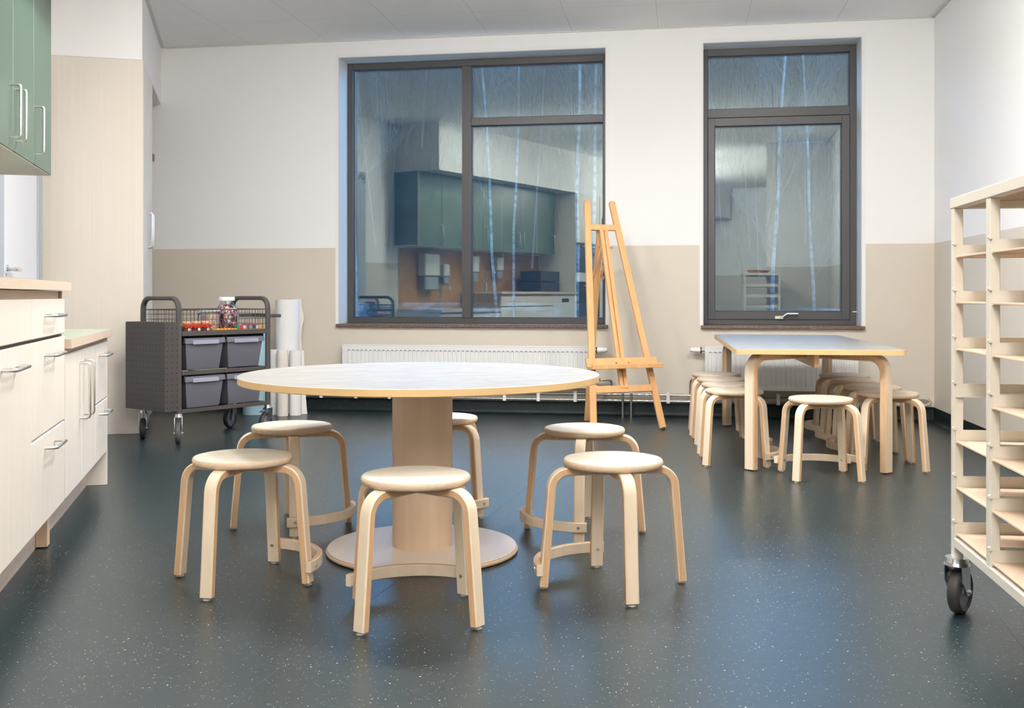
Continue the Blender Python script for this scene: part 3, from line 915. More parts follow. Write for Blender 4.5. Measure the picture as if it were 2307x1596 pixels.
# ------------------------------------------------------------------ easel
E = {}
fl_, fr_ = Vector((.507, 6.584, 0)), Vector((.989, 6.777, 0))
ex = (fr_ - fl_).normalized(); ey = Vector((-ex.y, ex.x, 0))
mid = (fl_ + fr_) / 2
ez = thing('easel', 'tall wooden studio easel standing between the windows', 'easel', mid, atan2(ex.y, ex.x))
hw = (fr_ - fl_).length / 2 - .01
HT = 1.50; TB = .42            # height of stiles, backward lean at top
def ep(x, t, off=0):           # point on leaning plane; t = height, off = in front of the plane
    return Vector((x, TB * t / HT - off, t))
topw = .094
def sx_at(s, z): return s * (hw + (topw - hw) * z / HT)
for s in (-1, 1):
    m = MB(); p0 = ep(sx_at(s, 0.0), 0.012); p1 = ep(sx_at(s, HT), HT - .012)
    m.bar(p0, p1, .044, .022, (1, 0, 0), c=.003)
    d = (p1 - p0).normalized()
    m.cyl(p1 + Vector((0, -.011, 0)), p1 + Vector((0, .011, .003)), .0215, .0215, 20)
    st = m.build('stile', BEECH, ez)
    MB().cyl(p0 - d * .012, p0 + d * .002, .012, .012, 12).build('foot', RUBBERB, st)
zr = 1.325
MB().bar(ep(sx_at(-1, zr) + .02, zr), ep(sx_at(1, zr) - .02, zr), .04, .02, (0, TB / HT, 1)).build('top_rail', BEECH, ez)
zr = .265
MB().bar(ep(sx_at(-1, zr) + .02, zr), ep(sx_at(1, zr) - .02, zr), .046, .02, (0, TB / HT, 1)).build('bottom_rail', BEECH, ez)
m = MB()
for o in (-.0165, .0165): m.bar(ep(o, .27, .004), ep(o, 1.31, .004), .024, .022, (1, 0, 0), c=.002)
m.bar(ep(0, .27, -.004), ep(0, 1.31, -.004), .012, .010, (1, 0, 0), c=.001)
m.build('mast', BEECH, ez)
zr = .437
m = MB(); m.bar(ep(-.255, zr, .022), ep(.255, zr, .022), .056, .016, (0, TB / HT, 1)); sh = m.build('tray_back', BEECH, ez)
m = MB(); m.bar(Vector((-.255, ep(0, .41).y - .062, .408)), Vector((.255, ep(0, .41).y - .062, .408)), .062, .014, (0, 1, 0))
m.bar(Vector((-.255, ep(0, .41).y - .098, .416)), Vector((.255, ep(0, .41).y - .098, .416)), .030, .012, (0, 0, 1))
m.build('canvas_tray', BEECH, ez)
for x in (-.045, .045): MB().cyl(ep(x, zr - .004, .029), ep(x, zr - .004, .036), .006, .005, 12).build('screw', BRASS, sh)
rfoot = Vector((0, 0, 0)); 
rf_w = Vector((.523, 7.24, 0)) - mid
rfl = Vector((rf_w.dot(ex), rf_w.dot(ey), .004))
apx = ep(-.01, 1.33, -.02)
m = MB(); m.bar(rfl, apx, .044, .02, (1, 0, 0), c=.002); rl = m.build('rear_leg', BEECH, ez)
def on_rl(z): return rfl + (apx - rfl) * ((z - .004) / (apx.z - .004))
for x in (-.03, .03): MB().bar(ep(x, 1.19, .0), on_rl(.99) + Vector((x, 0, 0)), .018, .008, (0, 0, 1), c=.001).build('strut', BEECH, ez)
for z, q in ((1.19, ep(.036, 1.19)), (.99, on_rl(.99) + Vector((.036, 0, 0)))):
    m = MB(); m.cyl(q, q + Vector((.018, 0, 0)), .005, .005, 10); m.bar(q + Vector((.016, 0, -.012)), q + Vector((.016, 0, .012)), .006, .003, (1, 0, 0), c=.0005); m.build('wing_nut', BRASS, ez)
    q2 = Vector((-q.x, q.y, q.z)) if z > 1 else on_rl(.99) + Vector((-.036, 0, 0)); MB().cyl(q2, q2 + Vector((-.008, 0, 0)), .005, .005, 10).build('bolt', BRASS, ez)

# ------------------------------------------------------------------ radiators and pipes
def radiator(name, label, x0, x1, z0, z1, valve_side, slots=True):
    root = thing(name, label, 'radiator', W0, WA)
    root.location = wp((x0 + x1) / 2, -.07)
    hwid = (x1 - x0) / 2
    # local: x along wall, y outward(into wall), centre depth
    y0, y1 = -.032, .030
    m = MB()
    zb, ztt = z0 + .035, z1 - .045
    m.cbox(-hwid, hwid, y0 + .012, y1 - .012, z0 + .004, z1 - .012, .003)
    m.build('body', WHITEP, root)
    m = MB()
    # front sheet: flat frame with pressed channels
    m.box(-hwid + .006, hwid - .006, y0, y0 + .012, ztt, z1 - .012); m.box(-hwid + .006, hwid - .006, y0, y0 + .012, z0 + .004, zb)
    pitch = .0333; n = int((2 * hwid - .04) / pitch); st = -(n * pitch) / 2
    m.box(-hwid + .006, st, y0, y0 + .012, zb, ztt); m.box(-st, hwid - .006, y0, y0 + .012, zb, ztt)
    poly = []
    for k in range(n):
        a = st + k * pitch      # raised land with sloping sides, one outline for the whole sheet
        poly += [(a + .004, y0 + .006), (a + .008, y0 + .0005), (a + .0253, y0 + .0005), (a + .0293, y0 + .006)]
    poly = [(st + .0005, y0 + .006)] + poly + [(-st - .0005, y0 + .006), (-st - .0005, y0 + .0115), (st + .0005, y0 + .0115)]
    m.prism(poly, zb + .0003, ztt - .0003)
    m.build('front_panel', WHITEP, root)
    m = MB()
    for k in range(n):
        a = st + k * pitch + pitch / 2 - .0085
        m.box(a + .003, a + .019 - .003, y0 - .0006, y0 + .004, ztt - .0015, ztt + .006)
    m.build('slots', GREYSLOT, root)
    m = MB()
    m.cbox(-hwid, hwid, y0 + .002, y1, z1 - .012, z1, .002)
    m.cbox(-hwid, -hwid + .006, y0 + .002, y1, z0 + .01, z1 - .01, .001); m.cbox(hwid - .006, hwid, y0 + .002, y1, z0 + .01, z1 - .01, .001)
    m.build('casing', WHITEP, root)
    s = valve_side; xv = s * hwid
    m = MB(); zc = z1 - .03
    m.cyl((xv + s * .030, 0, zc), (xv + s * .098, 0, zc + .002), .022, .0155, 24)
    m.cyl((xv + s * .098, 0, zc + .002), (xv + s * .102, 0, zc + .002), .0155, .012, 24)
    v = m.build('thermostat_head', PLASTW, root)
    m = MB(); m.cyl((xv + s * .022, 0, zc), (xv + s * .031, 0, zc), .023, .023, 20); m.build('thermostat_collar', BLACK, v)
    MB().cyl((xv - s * .002, 0, zc), (xv + s * .022, 0, zc), .009, .009, 12).build('valve', BRASS, root)
    for y in (-.001,):
        MB().cyl((-s * (hwid - .001), 0, zc), (-s * (hwid + .008), 0, zc), .006, .005, 10).build('vent_plug', PLASTW, root)
    return root
radiator('radiator', 'long white panel radiator under the wide window', -1.265, .602, .200, .506, 1)
radiator('radiator', 'short white panel radiator under the narrow window', 1.392, 2.431, .200, .512, -1)

hp = thing('heating_pipe', 'pair of bare metal heating pipes running along the window wall', 'pipe', W0, WA)
for z in (.157, .113):
    m = MB(); m.tube([(-1.585, -.035, z), (0, -.035, z), (1.35, -.035, z), (2.30, -.035, z)], .0085, 12); m.build('pipe_run', PIPE, hp)
m = MB()
for x in (-1.45, -1.18, -.92, -.05, .20, .47, 1.135, 1.9):
    m = MB(); m.cbox(x - .012, x + .012, -.046, -.0, .098, .178, .002); m.build('pipe_clip', PLASTW, hp)
m = MB()
for z in (.157, .113):
    for x in (.72, .76, .93, .985, 1.285): m.cyl((x - .011, -.035, z), (x + .011, -.035, z), .0112, .0112, 12)
m.build('pipe_coupling', CHROME, hp)
for x, zt_ in ((.813, .157), (.873, .157)):
    m = MB(); m.cyl((x, -.050, -.0), (x, -.050, zt_ + .01), .0095, .0095, 12)
    m.cyl((x, -.05, .0), (x, -.05, .055), .0105, .0105, 12); m.cyl((x, -.05, .062), (x, -.05, .067), .013, .013, 12)
    m.build('riser', PIPE, hp)
m = MB(); m.tube([(.60, -.06, .262), (.66, -.06, .262), (.715, -.05, .262), (.728, -.04, .255), (.733, -.035, .24), (.733, -.035, .157)], .0085, 10)
m.tube([(.60, -.06, .215), (.63, -.06, .215), (.665, -.055, .215), (.678, -.045, .208), (.683, -.035, .195), (.683, -.035, .113)], .0085, 10)
m.build('radiator_branch', PIPE, hp)
m = MB()
for x, z in ((.622, .262), (.615, .215)):
    m.cyl((x - .02, -.06, z), (x - .004, -.06, z), .012, .012, 6); m.cyl((x - .004, -.06, z), (x + .018, -.06, z), .009, .009, 12); m.cyl((x + .018, -.06, z), (x + .034, -.06, z), .012, .012, 6)
m.build('union_nut', BRASS, hp)
m = MB(); m.tube([(1.42, -.06, .272), (1.34, -.055, .272), (1.305, -.045, .272), (1.295, -.037, .262), (1.292, -.035, .245), (1.292, -.035, .157)], .0085, 10)
m.tube([(1.42, -.06, .225), (1.39, -.055, .225), (1.365, -.045, .225), (1.355, -.037, .215), (1.352, -.035, .20), (1.352, -.035, .113)], .0085, 10)
m.build('radiator_branch', PIPE, hp)
m = MB()
m.tube([(2.30, -.035, .157), (2.88, -.035, .157), (2.905, -.035, .152), (2.917, -.035, .135), (2.905, -.035, .118), (2.88, -.035, .113), (2.30, -.035, .113)], .0088, 12)
m.build('painted_return_bend', PIPE_B, hp)

# ------------------------------------------------------------------ kitchen, left side
def kroot(name, label, cat, a, group=None, b=0.0, z=0.0):
    return thing(name, label, cat, lp(a, b, z), LA, group)   # local x along run away from viewer, y to the wall
def dhandle(m, x, z, L, vertical, r=.0055, out=.036, y=-.001):
    h = L / 2; rb = .010
    if vertical: a, b = (lambda t, o: (x, y - o, z + t)), 0
    else: a, b = (lambda t, o: (x + t, y - o, z)), 0
    pts = [a(-h, -.002), a(-h, out - rb), a(-h + rb * .3, out - rb * .3), a(-h + rb, out), a(h - rb, out), a(h - rb * .3, out - rb * .3), a(h, out - rb), a(h, -.002)]
    m.tube(pts, r, 10)
def front(root, name, x0, x1, z0, z1, handle=None, mat=FRONT, hl=.18, edge=None):
    g = .0018
    m = MB(); m.cbox(x0 + g, x1 - g, -.001, .018, z0 + g, z1 - g, .0025)
    d = m.build(name, mat, root)
    if handle:
        hm = MB(); dhandle(hm, handle[0], handle[1], handle[2] if len(handle) > 3 else hl, handle[-1] == 'v'); hm.build('handle', STEEL, d)
    return d
YA = lambda Y: Y / .9679
D = .58
GK = 'base units of the kitchen run'
def carcass(root, x0, x1, z0, z1, y0=.02, mat=FRONT):
    MB().box(x0 + .001, x1 - .001, y0, D, z0, z1).build('carcass', mat, root)

# high units
a0, a1, a2, a3 = 1.93, 2.542, 3.162, 3.770
u = kroot('base_cabinet', 'tall-worktop base cabinet with three handled drawers, at worktop end', 'cabinet', a2, GK)
W = a3 - a2
carcass(u, 0, W - .012, .155, .885, mat=PLY_FLAT)
MB().box(0, W - .012, .0186, .0199, .722, .745).build('gap_shade', GAPSHADE, u)  # thin dark strip painting the shade between drawer fronts
front(u, 'drawer', 0, W - .012, .737, .860, (W / 2, .806, 'h'))
front(u, 'drawer', 0, W - .012, .438, .730, (W / 2, .682, 'h'))
front(u, 'drawer', 0, W - .012, .155, .435, (W / 2, .392, 'h'))
MB().cbox(W - .011, W + .006, .010, D, 0.155, .885, .001).build('side_panel', wood('gable_wood', (.42, .29, .19), (.33, .22, .14), (1, 1, .05), 40), u)
MB().box(0, W - .012, .088, .10, 0, .154).build('plinth', PLINTH, u)
MB().cbox(W - .045, W + .004, .050, .087, 0.004, .154, .001).build('support_leg', COLUMN, u)
u = kroot('base_cabinet', 'base cabinet with plain top panel and one handled door, left edge', 'cabinet', a1, GK)
W = a2 - a1
carcass(u, 0, W, .155, .885, mat=PLY_FLAT)
MB().box(0, W, .0186, .0199, .722, .745).build('gap_shade', GAPSHADE, u)  # painted shade strip between top panel and door
front(u, 'top_panel', 0, W, .737, .860)
front(u, 'door', 0, W, .155, .730, (W / 2, .677, 'h'))
MB().box(0, W, .088, .10, 0, .154).build('plinth', PLINTH, u)
u = kroot('dishwasher', 'white front dishwasher under the high worktop beside the ovens', 'dishwasher', a0)
W = a1 - a0
MB().box(0.002, W - .002, .02, D, .155, .885).build('body', APPL, u)
MB().cbox(.003, W - .003, -.002, .02, .155, .86, .003).build('door', APPL, u)
MB().cbox(W / 2 - .09, W / 2 + .09, -.005, 0, .78, .83, .002).build('control_panel', BLACK, u)
MB().box(0, W, .088, .10, 0, .154).build('plinth', PLINTH, u)
# more base units behind the viewpoint
# worktops
def topslab(name, label, a_0, a_1, z0, z1, mats, b0=.02, cat='worktop'):
    r = kroot(name, label, cat, a_0)
    W = a_1 - a_0
    MB().box(0, W, -b0, .60, z0, z1 - .001, 0).build('core', mats[0], r)
    MB().box(0.001, W - .001, -b0 + .001, .60, z1 - .001, z1).build('surface', mats[1], r)
    return r
topslab('worktop', 'high plywood-edged worktop over the drawers at left edge', a0, a3 + .008, .887, .9165, [PLY_FLAT, SAGE])
topslab('worktop', 'low plywood-edged worktop with green surface', a3 + .008, 4.977, .683, .716, [PLY_FLAT, SAGE])
# low units
b1, b2, b3, b4 = 3.777, 4.162, 4.544, 4.955
u = kroot('low_cabinet', 'low two-door cabinet with tall vertical handles, green worktop', 'cabinet', b1, 'low units under the green worktop')
W = b3 - b1
carcass(u, 0, W, .155, .682, mat=PLY_FLAT)
front(u, 'door', 0.0, b2 - b1, .155, .662, (b2 - b1 - .055, .508, .21, 'v'))
front(u, 'door', b2 - b1, W, .155, .662, (b2 - b1 + .06, .512, .21, 'v'))
MB().box(0, W, .088, .10, 0, .154).build('plinth', DOORG2 if False else PLINTH, u)
u = kroot('low_cabinet', 'low cabinet with two handled drawers at the far worktop end', 'cabinet', b3, 'low units under the green worktop')
W = b4 - b3
carcass(u, 0, W, .155, .682, mat=PLY_FLAT)
front(u, 'drawer', 0, W, .406, .662, (W / 2, .610, 'h'))
front(u, 'drawer', 0, W, .155, .402, (W / 2, .356, 'h'))
MB().box(0, W - .0, .088, .10, 0, .154).build('plinth', PLINTH, u)
MB().cbox(W, W + .020, 0.0, .60, 0.0, .682, .001).build('end_panel', FRONT, u)

# wall cabinets
GU = 'green wall cabinets in the kitchen run'
ub = -.25
dz0, dz1 = 1.431, 2.249
def upper(a_0, a_1, label, doors):
    u = kroot('wall_cabinet', label, 'wall cabinet', a_0, GU, b=ub)
    W = a_1 - a_0
    dep = .349
    MB().box(0.0005, W - .0005, .019, dep, dz0 + .0, dz1).build('carcass', GREEN, u)
    MB().box(0.0005, W - .0005, .004, dep, dz0 - .012, dz0 - .0002).build('bottom_panel', UNDER, u)
    for (x0, x1, hx) in doors:
        d = MB(); d.cbox(x0 + .0025, x1 - .0025, -.001, .0175, dz0 - .008, dz1 - .002, .0015); dd = d.build('door', GREEN, u)
        hm = MB(); dhandle(hm, hx, 1.570, .20, True); hm.build('handle', STEEL, dd)
    m = MB()
    for k, (x0, x1, hx) in enumerate(doors[-1:]):
        m.box(x1 - .003, x1 + .0002, .0, .0176, dz0 - .008, dz1 - .002)
    m.build('edge_band', CREAM, u)
    return u
YB = lambda Y: (Y + .0629) / .9679
upper(YB(4.0), YB(4.804), 'green double wall cabinet above the low green worktop', [(0, .41, .055), (.41, YB(4.804) - YB(4.0), .435)])
upper(YB(3.2), YB(4.0), 'green double wall cabinet at the left edge', [(0, .41, .36), (.41, YB(4.0) - YB(3.2), YB(4.0) - YB(3.2) - .05)])
upper(YB(2.4), YB(3.2), 'green double wall cabinet second from ovens, seen in window reflection', [(0, .41, .36), (.41, .826, .46)])
upper(YB(1.96), YB(2.4), 'green single wall cabinet beside the ovens, seen in window reflection', [(0, .45, .06)])

# splashback with dispensers and taps, seen only in the glass
lbox('wall_splashback', 1.94, 4.955, -.5998, -.592, .918, 1.41, WOODBACK)
lbox('wall_splashback_low', 3.79, 4.955, -.5998, -.592, .716, .918, WOODBACK)
def dispenser(a, z0, z1, wd, label):
    t = kroot('dispenser', label, 'dispenser', a, 'wall dispensers over the kitchen worktops', b=-.592)
    zm = z0 + (z1 - z0) * .38
    MB().cbox(-wd / 2, wd / 2, -.12, 0, zm, z1, .012).build('cover', APPL, t)
    MB().cbox(-wd / 2 + .01, wd / 2 - .01, -.11, 0, z0, zm - .003, .012).build('tray', plain('grey_translucent', (.30, .33, .36), .3), t)
    return t
dispenser(4.48, .93, 1.36, .28, 'large white paper towel dispenser, nearest the windows')
dispenser(4.20, 1.0, 1.24, .11, 'small white soap dispenser beside the large towel dispenser')
dispenser(3.62, 1.03, 1.36, .18, 'medium white dispenser on the wooden splashback')
dispenser(3.05, 1.08, 1.36, .14, 'small white dispenser farthest from the windows')
def tap(a, z, label):
    t = kroot('tap', label, 'tap', a, 'kitchen taps', b=-.50, z=z)
    m = MB(); m.cyl((0, 0, 0), (0, 0, .10), .018, .014, 16); m.tube([(0, 0, .09), (0, 0, .22), (0, -.03, .27), (0, -.09, .28), (0, -.13, .25), (0, -.135, .22)], .011, 10)
    m.build('spout', CHROME, t); MB().cyl((0, 0, .1), (.05, -.01, .13), .008, .006, 10).build('lever', CHROME, t)
tap(3.35, .9165, 'chrome tap on the high worktop'); tap(4.30, .716, 'chrome tap on the low green worktop')
t = kroot('crate', 'dark crate stack on the high worktop near the ovens', 'crate', 2.35, b=-.32, z=.9165)
m = MB(); m.cbox(-.24, .24, -.16, .16, 0, .13, .006); m.cbox(-.24, .24, -.16, .16, .135, .27, .006); m.build('boxes', plain('dark_plastic', (.03, .03, .04), .4), t)

# tall oven units behind the viewpoint
def tallunit(a_0, a_1, label, panels):
    u = kroot('oven_housing', label, 'cabinet', a_0)
    W = a_1 - a_0
    MB().box(0.001, W - .001, .02, .60, .1, 2.248).build('carcass', FRONT, u)
    for nm, z0, z1, mt, hd in panels:
        d = MB().cbox(.003, W - .003, -.001, .019, z0 + .002, z1 - .002, .002).build(nm, mt, u)
        if hd: hm = MB(); dhandle(hm, W / 2, z1 - .05, .34, False); hm.build('handle', STEEL, d)
    return u
tallunit(1.29, 1.92, 'tall pale housing with two dark built-in ovens', [('drawer', .1, .50, FRONT, 1), ('oven_door', .50, 1.05, OVEN, 1), ('control_panel', 1.05, 1.18, APPL, 0), ('oven_door', 1.18, 1.58, OVEN, 1), ('door', 1.58, 2.248, FRONT, 0)])
tallunit(.66, 1.28, 'tall pale refrigerator housing beside the ovens', [('door', .1, .9, FRONT, 0), ('door', .9, 2.248, FRONT, 0)])
u = kroot('tall_cupboard', 'tall dark green cupboard, far end of kitchen run', 'cabinet', -1.9)
MB().box(0, 1.2, .02, .60, .1, 2.1).build('carcass', GREEN, u)
for k in range(2):
    d = MB().cbox(.003 + .6 * k, .597 + .6 * k, -.001, .019, .1, 2.098, .002).build('door', GREEN, u)
    hm = MB(); dhandle(hm, .55 + .1 * k, 1.1, .2, True); hm.build('handle', STEEL, d)
MB().box(0, 1.2, .06, .60, 0, .1).build('plinth', PLINTH, u)

# door in the left wall
dr = kroot('door_1', None, None, 0, b=-.6); dr.name = 'door_1'; struct(dr)
da0, da1 = 5.66, 6.585
MB().cbox(da0, da1, -.018, -.001, .006, 2.10, .002).build('door_leaf', DOORW, dr)
m = MB()
for (x0, x1, y0) in ((da1, da1 + .035, -.028), (da1 + .035, da1 + .055, -.034), (da1 + .055, da1 + .145, -.026), (da0 - .12, da0, -.026)):
    m.cbox(x0, x1, y0, -.0005, 0.0, 2.17, .002)
m.cbox(da0 - .12, da1 + .145, -.026, -.0005, 2.11, 2.20, .002)
m.build('door_frame', DOORG, dr)
m = MB(); zc = 1.005
m.cyl((da0 + .075, -.018, zc), (da0 + .075, -.028, zc), .026, .026, 24); m.cyl((da0 + .075, -.028, zc), (da0 + .075, -.062, zc), .010, .010, 12)
m.tube([(da0 + .075, -.058, zc), (da0 + .10, -.064, zc), (da0 + .20, -.062, zc - .002)], [.011, .012, .010], 12)
m.build('door_handle', CHROME, dr)
m = MB(); m.cyl((da0 + .075, -.018, zc - .075), (da0 + .075, -.027, zc - .075), .018, .018, 20); m.build('lock_escutcheon', CHROME, dr)

# tall cabinet at the window end
tcb = kroot('tall_cabinet', 'tall pale wood cabinet standing left of the black trolley', 'cabinet', 6.790)
MB().box(0, .700, .02, .60, .002, 2.350).build('carcass', TALL, tcb)
MB().cbox(-.001, .022, 0.0, .60, .001, 2.351, .001).build('side_panel', TALL, tcb)
d = MB().cbox(.026, .36, -.001, .018, .06, 2.345, .002).build('door', FRONT, tcb)
hm = MB(); dhandle(hm, .30, 1.30, .225, True, out=.030); hm.build('handle', STEEL, d)
d = MB().cbox(.364, .700, -.001, .018, .06, 2.345, .002).build('door', FRONT, tcb)
hm = MB(); dhandle(hm, .42, 1.30, .225, True, out=.030); hm.build('handle', STEEL, d)
ds = thing('wall_bracket', 'small grey wall bracket peeking out behind the tall cabinet', 'bracket', wp(-2.86, 0, 1.94), WA)
m = MB(); m.cbox(-.06, .045, -.012, -.0005, -.03, .03, .002); m.bar((.0, -.01, 0), (.03, -.07, .02), .02, .01, (0, 0, 1)); m.build('plate', plain('brown_grey_metal', (.28, .24, .21), .4), ds)

# ------------------------------------------------------------------ casters
def caster(parent, x, y, ztop, rw, ww, turn, brake=True, rub=RUBBER, hub=HUBG, plate=.022, off=.030):
    # offset fork with wheel; turn = direction the wheel trails to
    d = Vector((cos(turn), sin(turn), 0)); s = Vector((-d.y, d.x, 0)); o = Vector((x, y, 0))
    c = o + d * off + Vector((0, 0, rw))
    m = MB()
    m.cyl(o + Vector((0, 0, ztop - .012)), o + Vector((0, 0, ztop)), plate, plate * .92, 24)
    m.cyl(o + Vector((0, 0, ztop - .020)), o + Vector((0, 0, ztop - .012)), plate * 1.08, plate, 24)
    for q in (-1, 1):
        e = s * q * (ww / 2 + .005)
        p = [o - d * plate * .9 + e + Vector((0, 0, ztop - .019)), o + d * plate * .9 + e + Vector((0, 0, ztop - .019)), c + d * .012 + e + Vector((0, 0, .006)), c + d * .009 + e - Vector((0, 0, .011)), c - d * .009 + e - Vector((0, 0, .011)), o - d * plate * .8 + e + Vector((0, 0, ztop * .62))]
        v = p + [k + s * q * .0025 for k in p]; n = len(p)
        m.add(v, [(k, (k + 1) % n, (k + 1) % n + n, k + n) for k in range(n)] + [tuple(range(n - 1, -1, -1)), tuple(range(n, 2 * n))])
    m.box(x - .001, x + .001, y - .001, y + .001, ztop - .02, ztop - .019)
    m.cyl(o + Vector((0, 0, ztop - .022)), o + Vector((0, 0, ztop - .018)), plate * .95, plate, 20)
    m.cyl(c - s * (ww / 2 + .013), c + s * (ww / 2 + .013), .0055, .0055, 10)
    if brake: 
        b0 = o + d * (plate * .8) + Vector((0, 0, ztop - .028)); m.bar(b0, b0 + d * (off + .035) - Vector((0, 0, .012)), .026, .004, s, c=.001)
    f = m.build('caster', ZINC, parent)
    m = MB(); n = 36; prof = [(rw * .74, ww / 2 - .003), (rw * .86, ww / 2), (rw * .97, ww / 2 - .004), (rw, ww / 4), (rw, -ww / 4), (rw * .97, -ww / 2 + .004), (rw * .86, -ww / 2), (rw * .74, -ww / 2 + .003)]
    v = []
    for (r, t) in prof:
        for k in range(n):
            a = 2 * pi * k / n; v.append(c + s * t + d * cos(a) * r + Vector((0, 0, sin(a) * r)))
    fs = [(i * n + k, i * n + (k + 1) % n, ((i + 1) % len(prof)) * n + (k + 1) % n, ((i + 1) % len(prof)) * n + k) for i in range(len(prof)) for k in range(n)]
    m.add(v, fs, 0, True); w_ = m.build('wheel', rub, f)
    m = MB(); m.cyl(c - s * (ww / 2 - .006), c + s * (ww / 2 - .006), rw * .76, rw * .76, 36); m.cyl(c - s * (ww / 2 - .001), c + s * (ww / 2 - .001), rw * .22, rw * .22, 20)
    m.build('hub', hub, f)
    return f

# ------------------------------------------------------------------ trolley
TA = atan2(.79, .61)
TX = Vector((cos(TA), sin(TA), 0)); TY = Vector((-sin(TA), cos(TA), 0)); T0 = Vector((-1.955, 6.15, 0))
def tp(x, y, z): return T0 + TX * x + TY * y + Vector((0, 0, z))
tr = thing('trolley', 'dark metal craft trolley with wire basket and perforated side box', 'trolley', T0, TA)
LX, LY = .66, .385
for x in (0.0, LX):
    P = []; N = []; r = .065; zt = .853
    path = [(0.012, .172), (0.012, zt - r)]
    for k in range(1, 9): a = pi / 2 * k / 8; path.append((0.012 + r - r * cos(a), zt - r + r * sin(a)))
    path += [(LY - .012 - r, zt)]
    for k in range(1, 9): a = pi / 2 * k / 8; path.append((LY - .012 - r + r * sin(a), zt - r + r * cos(a)))
    path += [(LY - .012, .172)]
    for i, (y, z) in enumerate(path):
        q = path[min(i + 1, len(path) - 1)]; p = path[max(i - 1, 0)]
        dy, dz = q[0] - p[0], q[1] - p[1]; L = sqrt(dy * dy + dz * dz)
        P.append((x, y, z)); N.append((0, -dz / L, dy / L))
    hh, ww = .0125, .016; c = .006
    sec = [(-hh, -ww + c), (-hh + c, -ww), (hh - c, -ww), (hh, -ww + c), (hh, ww - c), (hh - c, ww), (-hh + c, ww), (-hh, ww - c)]
    MB().sweep(P, N, (1, 0, 0), sec, [0] * 8).build('side_frame', DARKM, tr)
for (z0, z1) in ((.628, .655), (.396, .420), (.172, .195)):
    m = MB()
    m.cbox(.016, LX - .016, 0.0, .022, z0, z1, .002); m.cbox(.016, LX - .016, LY - .022, LY, z0, z1, .002)
    m.cbox(.014, .034, .022, LY - .022, z0, z1, .001); m.cbox(LX - .034, LX - .014, .022, LY - .022, z0, z1, .001)
    if z0 > .6: m.box(.02, LX - .02, .02, LY - .02, z1 - .006, z1 - .002)
    m.build('shelf_frame', DARKM, tr)
for x in (.014 + .02, LX / 2 - .012, LX / 2 + .006, LX - .04):
    for zz in (.628, .396):
        m = MB(); m.box(x, x + .004, .01, LY - .01, zz - .04, zz); m.box(x - .006, x + .010, .01, LY - .01, zz - .042, zz - .04); m.build('bin_runner', BLACK, tr)
# wire basket
m = MB(); zb, ztp = .657, .783; wr = .0014
def wire(p, q, r=wr): m.cyl(p, q, r, r, 5, caps=False)
x0, x1, y0, y1 = .022, LX - .022, .006, LY - .006
for z in (zb, zb + .034, zb + .067, zb + .098):
    for (p, q) in (((x0, y0), (x1, y0)), ((x1, y0), (x1, y1)), ((x1, y1), (x0, y1)), ((x0, y1), (x0, y0))): wire((*p, z), (*q, z))
for k in range(24):
    x = x0 + (x1 - x0) * k / 23
    for y in (y0, y1): wire((x, y, zb), (x, y, ztp))
for k in range(1, 14):
    y = y0 + (y1 - y0) * k / 14
    for x in (x0, x1): wire((x, y, zb), (x, y, ztp))
for (p, q) in (((x0, y0), (x1, y0)), ((x1, y0), (x1, y1)), ((x1, y1), (x0, y1)), ((x0, y1), (x0, y0))): wire((*p, ztp), (*q, ztp), .0036)
m.build('wire_basket', DARKM, tr)
MB().box(-.105, -.014, -.005, LY + .012, .190, .712).build('perforated_box', PEG, tr)
m = MB(); 
yy0, yy1 = .03, .33
m.cbox(LX + .016, LX + .125, yy0, yy0 + .018, .728, .748, .003); m.cbox(LX + .016, LX + .125, yy1 - .018, yy1, .728, .748, .003); m.cbox(LX + .107, LX + .125, yy0 + .018, yy1 - .018, .728, .748, .003); m.box(LX + .016, LX + .107, yy0 + .018, yy1 - .018, .729, .733)
m.build('end_tray', DARKM, tr)
m = MB(); m.cyl((-.002, -.0135, .70), (-.002, -.0165, .70), .003, .003, 8); m.cyl((.02, -.001, .41), (.02, -.004, .41), .003, .003, 8); m.build('rivet', STEEL, tr)
for (x, y, tn) in ((0.0, .012, radians(-145)), (0.0, LY - .012, radians(-145)), (LX, .012, radians(150) - 0), (LX, LY - .012, radians(150))):
    wx = radians(-76) if x == 0 else radians(252)
    caster(tr, x, y, .172, .0625, .03, wx - TA, brake=(x > 0), rub=RUBBER if y < .1 and x == 0 else RUBBERB)

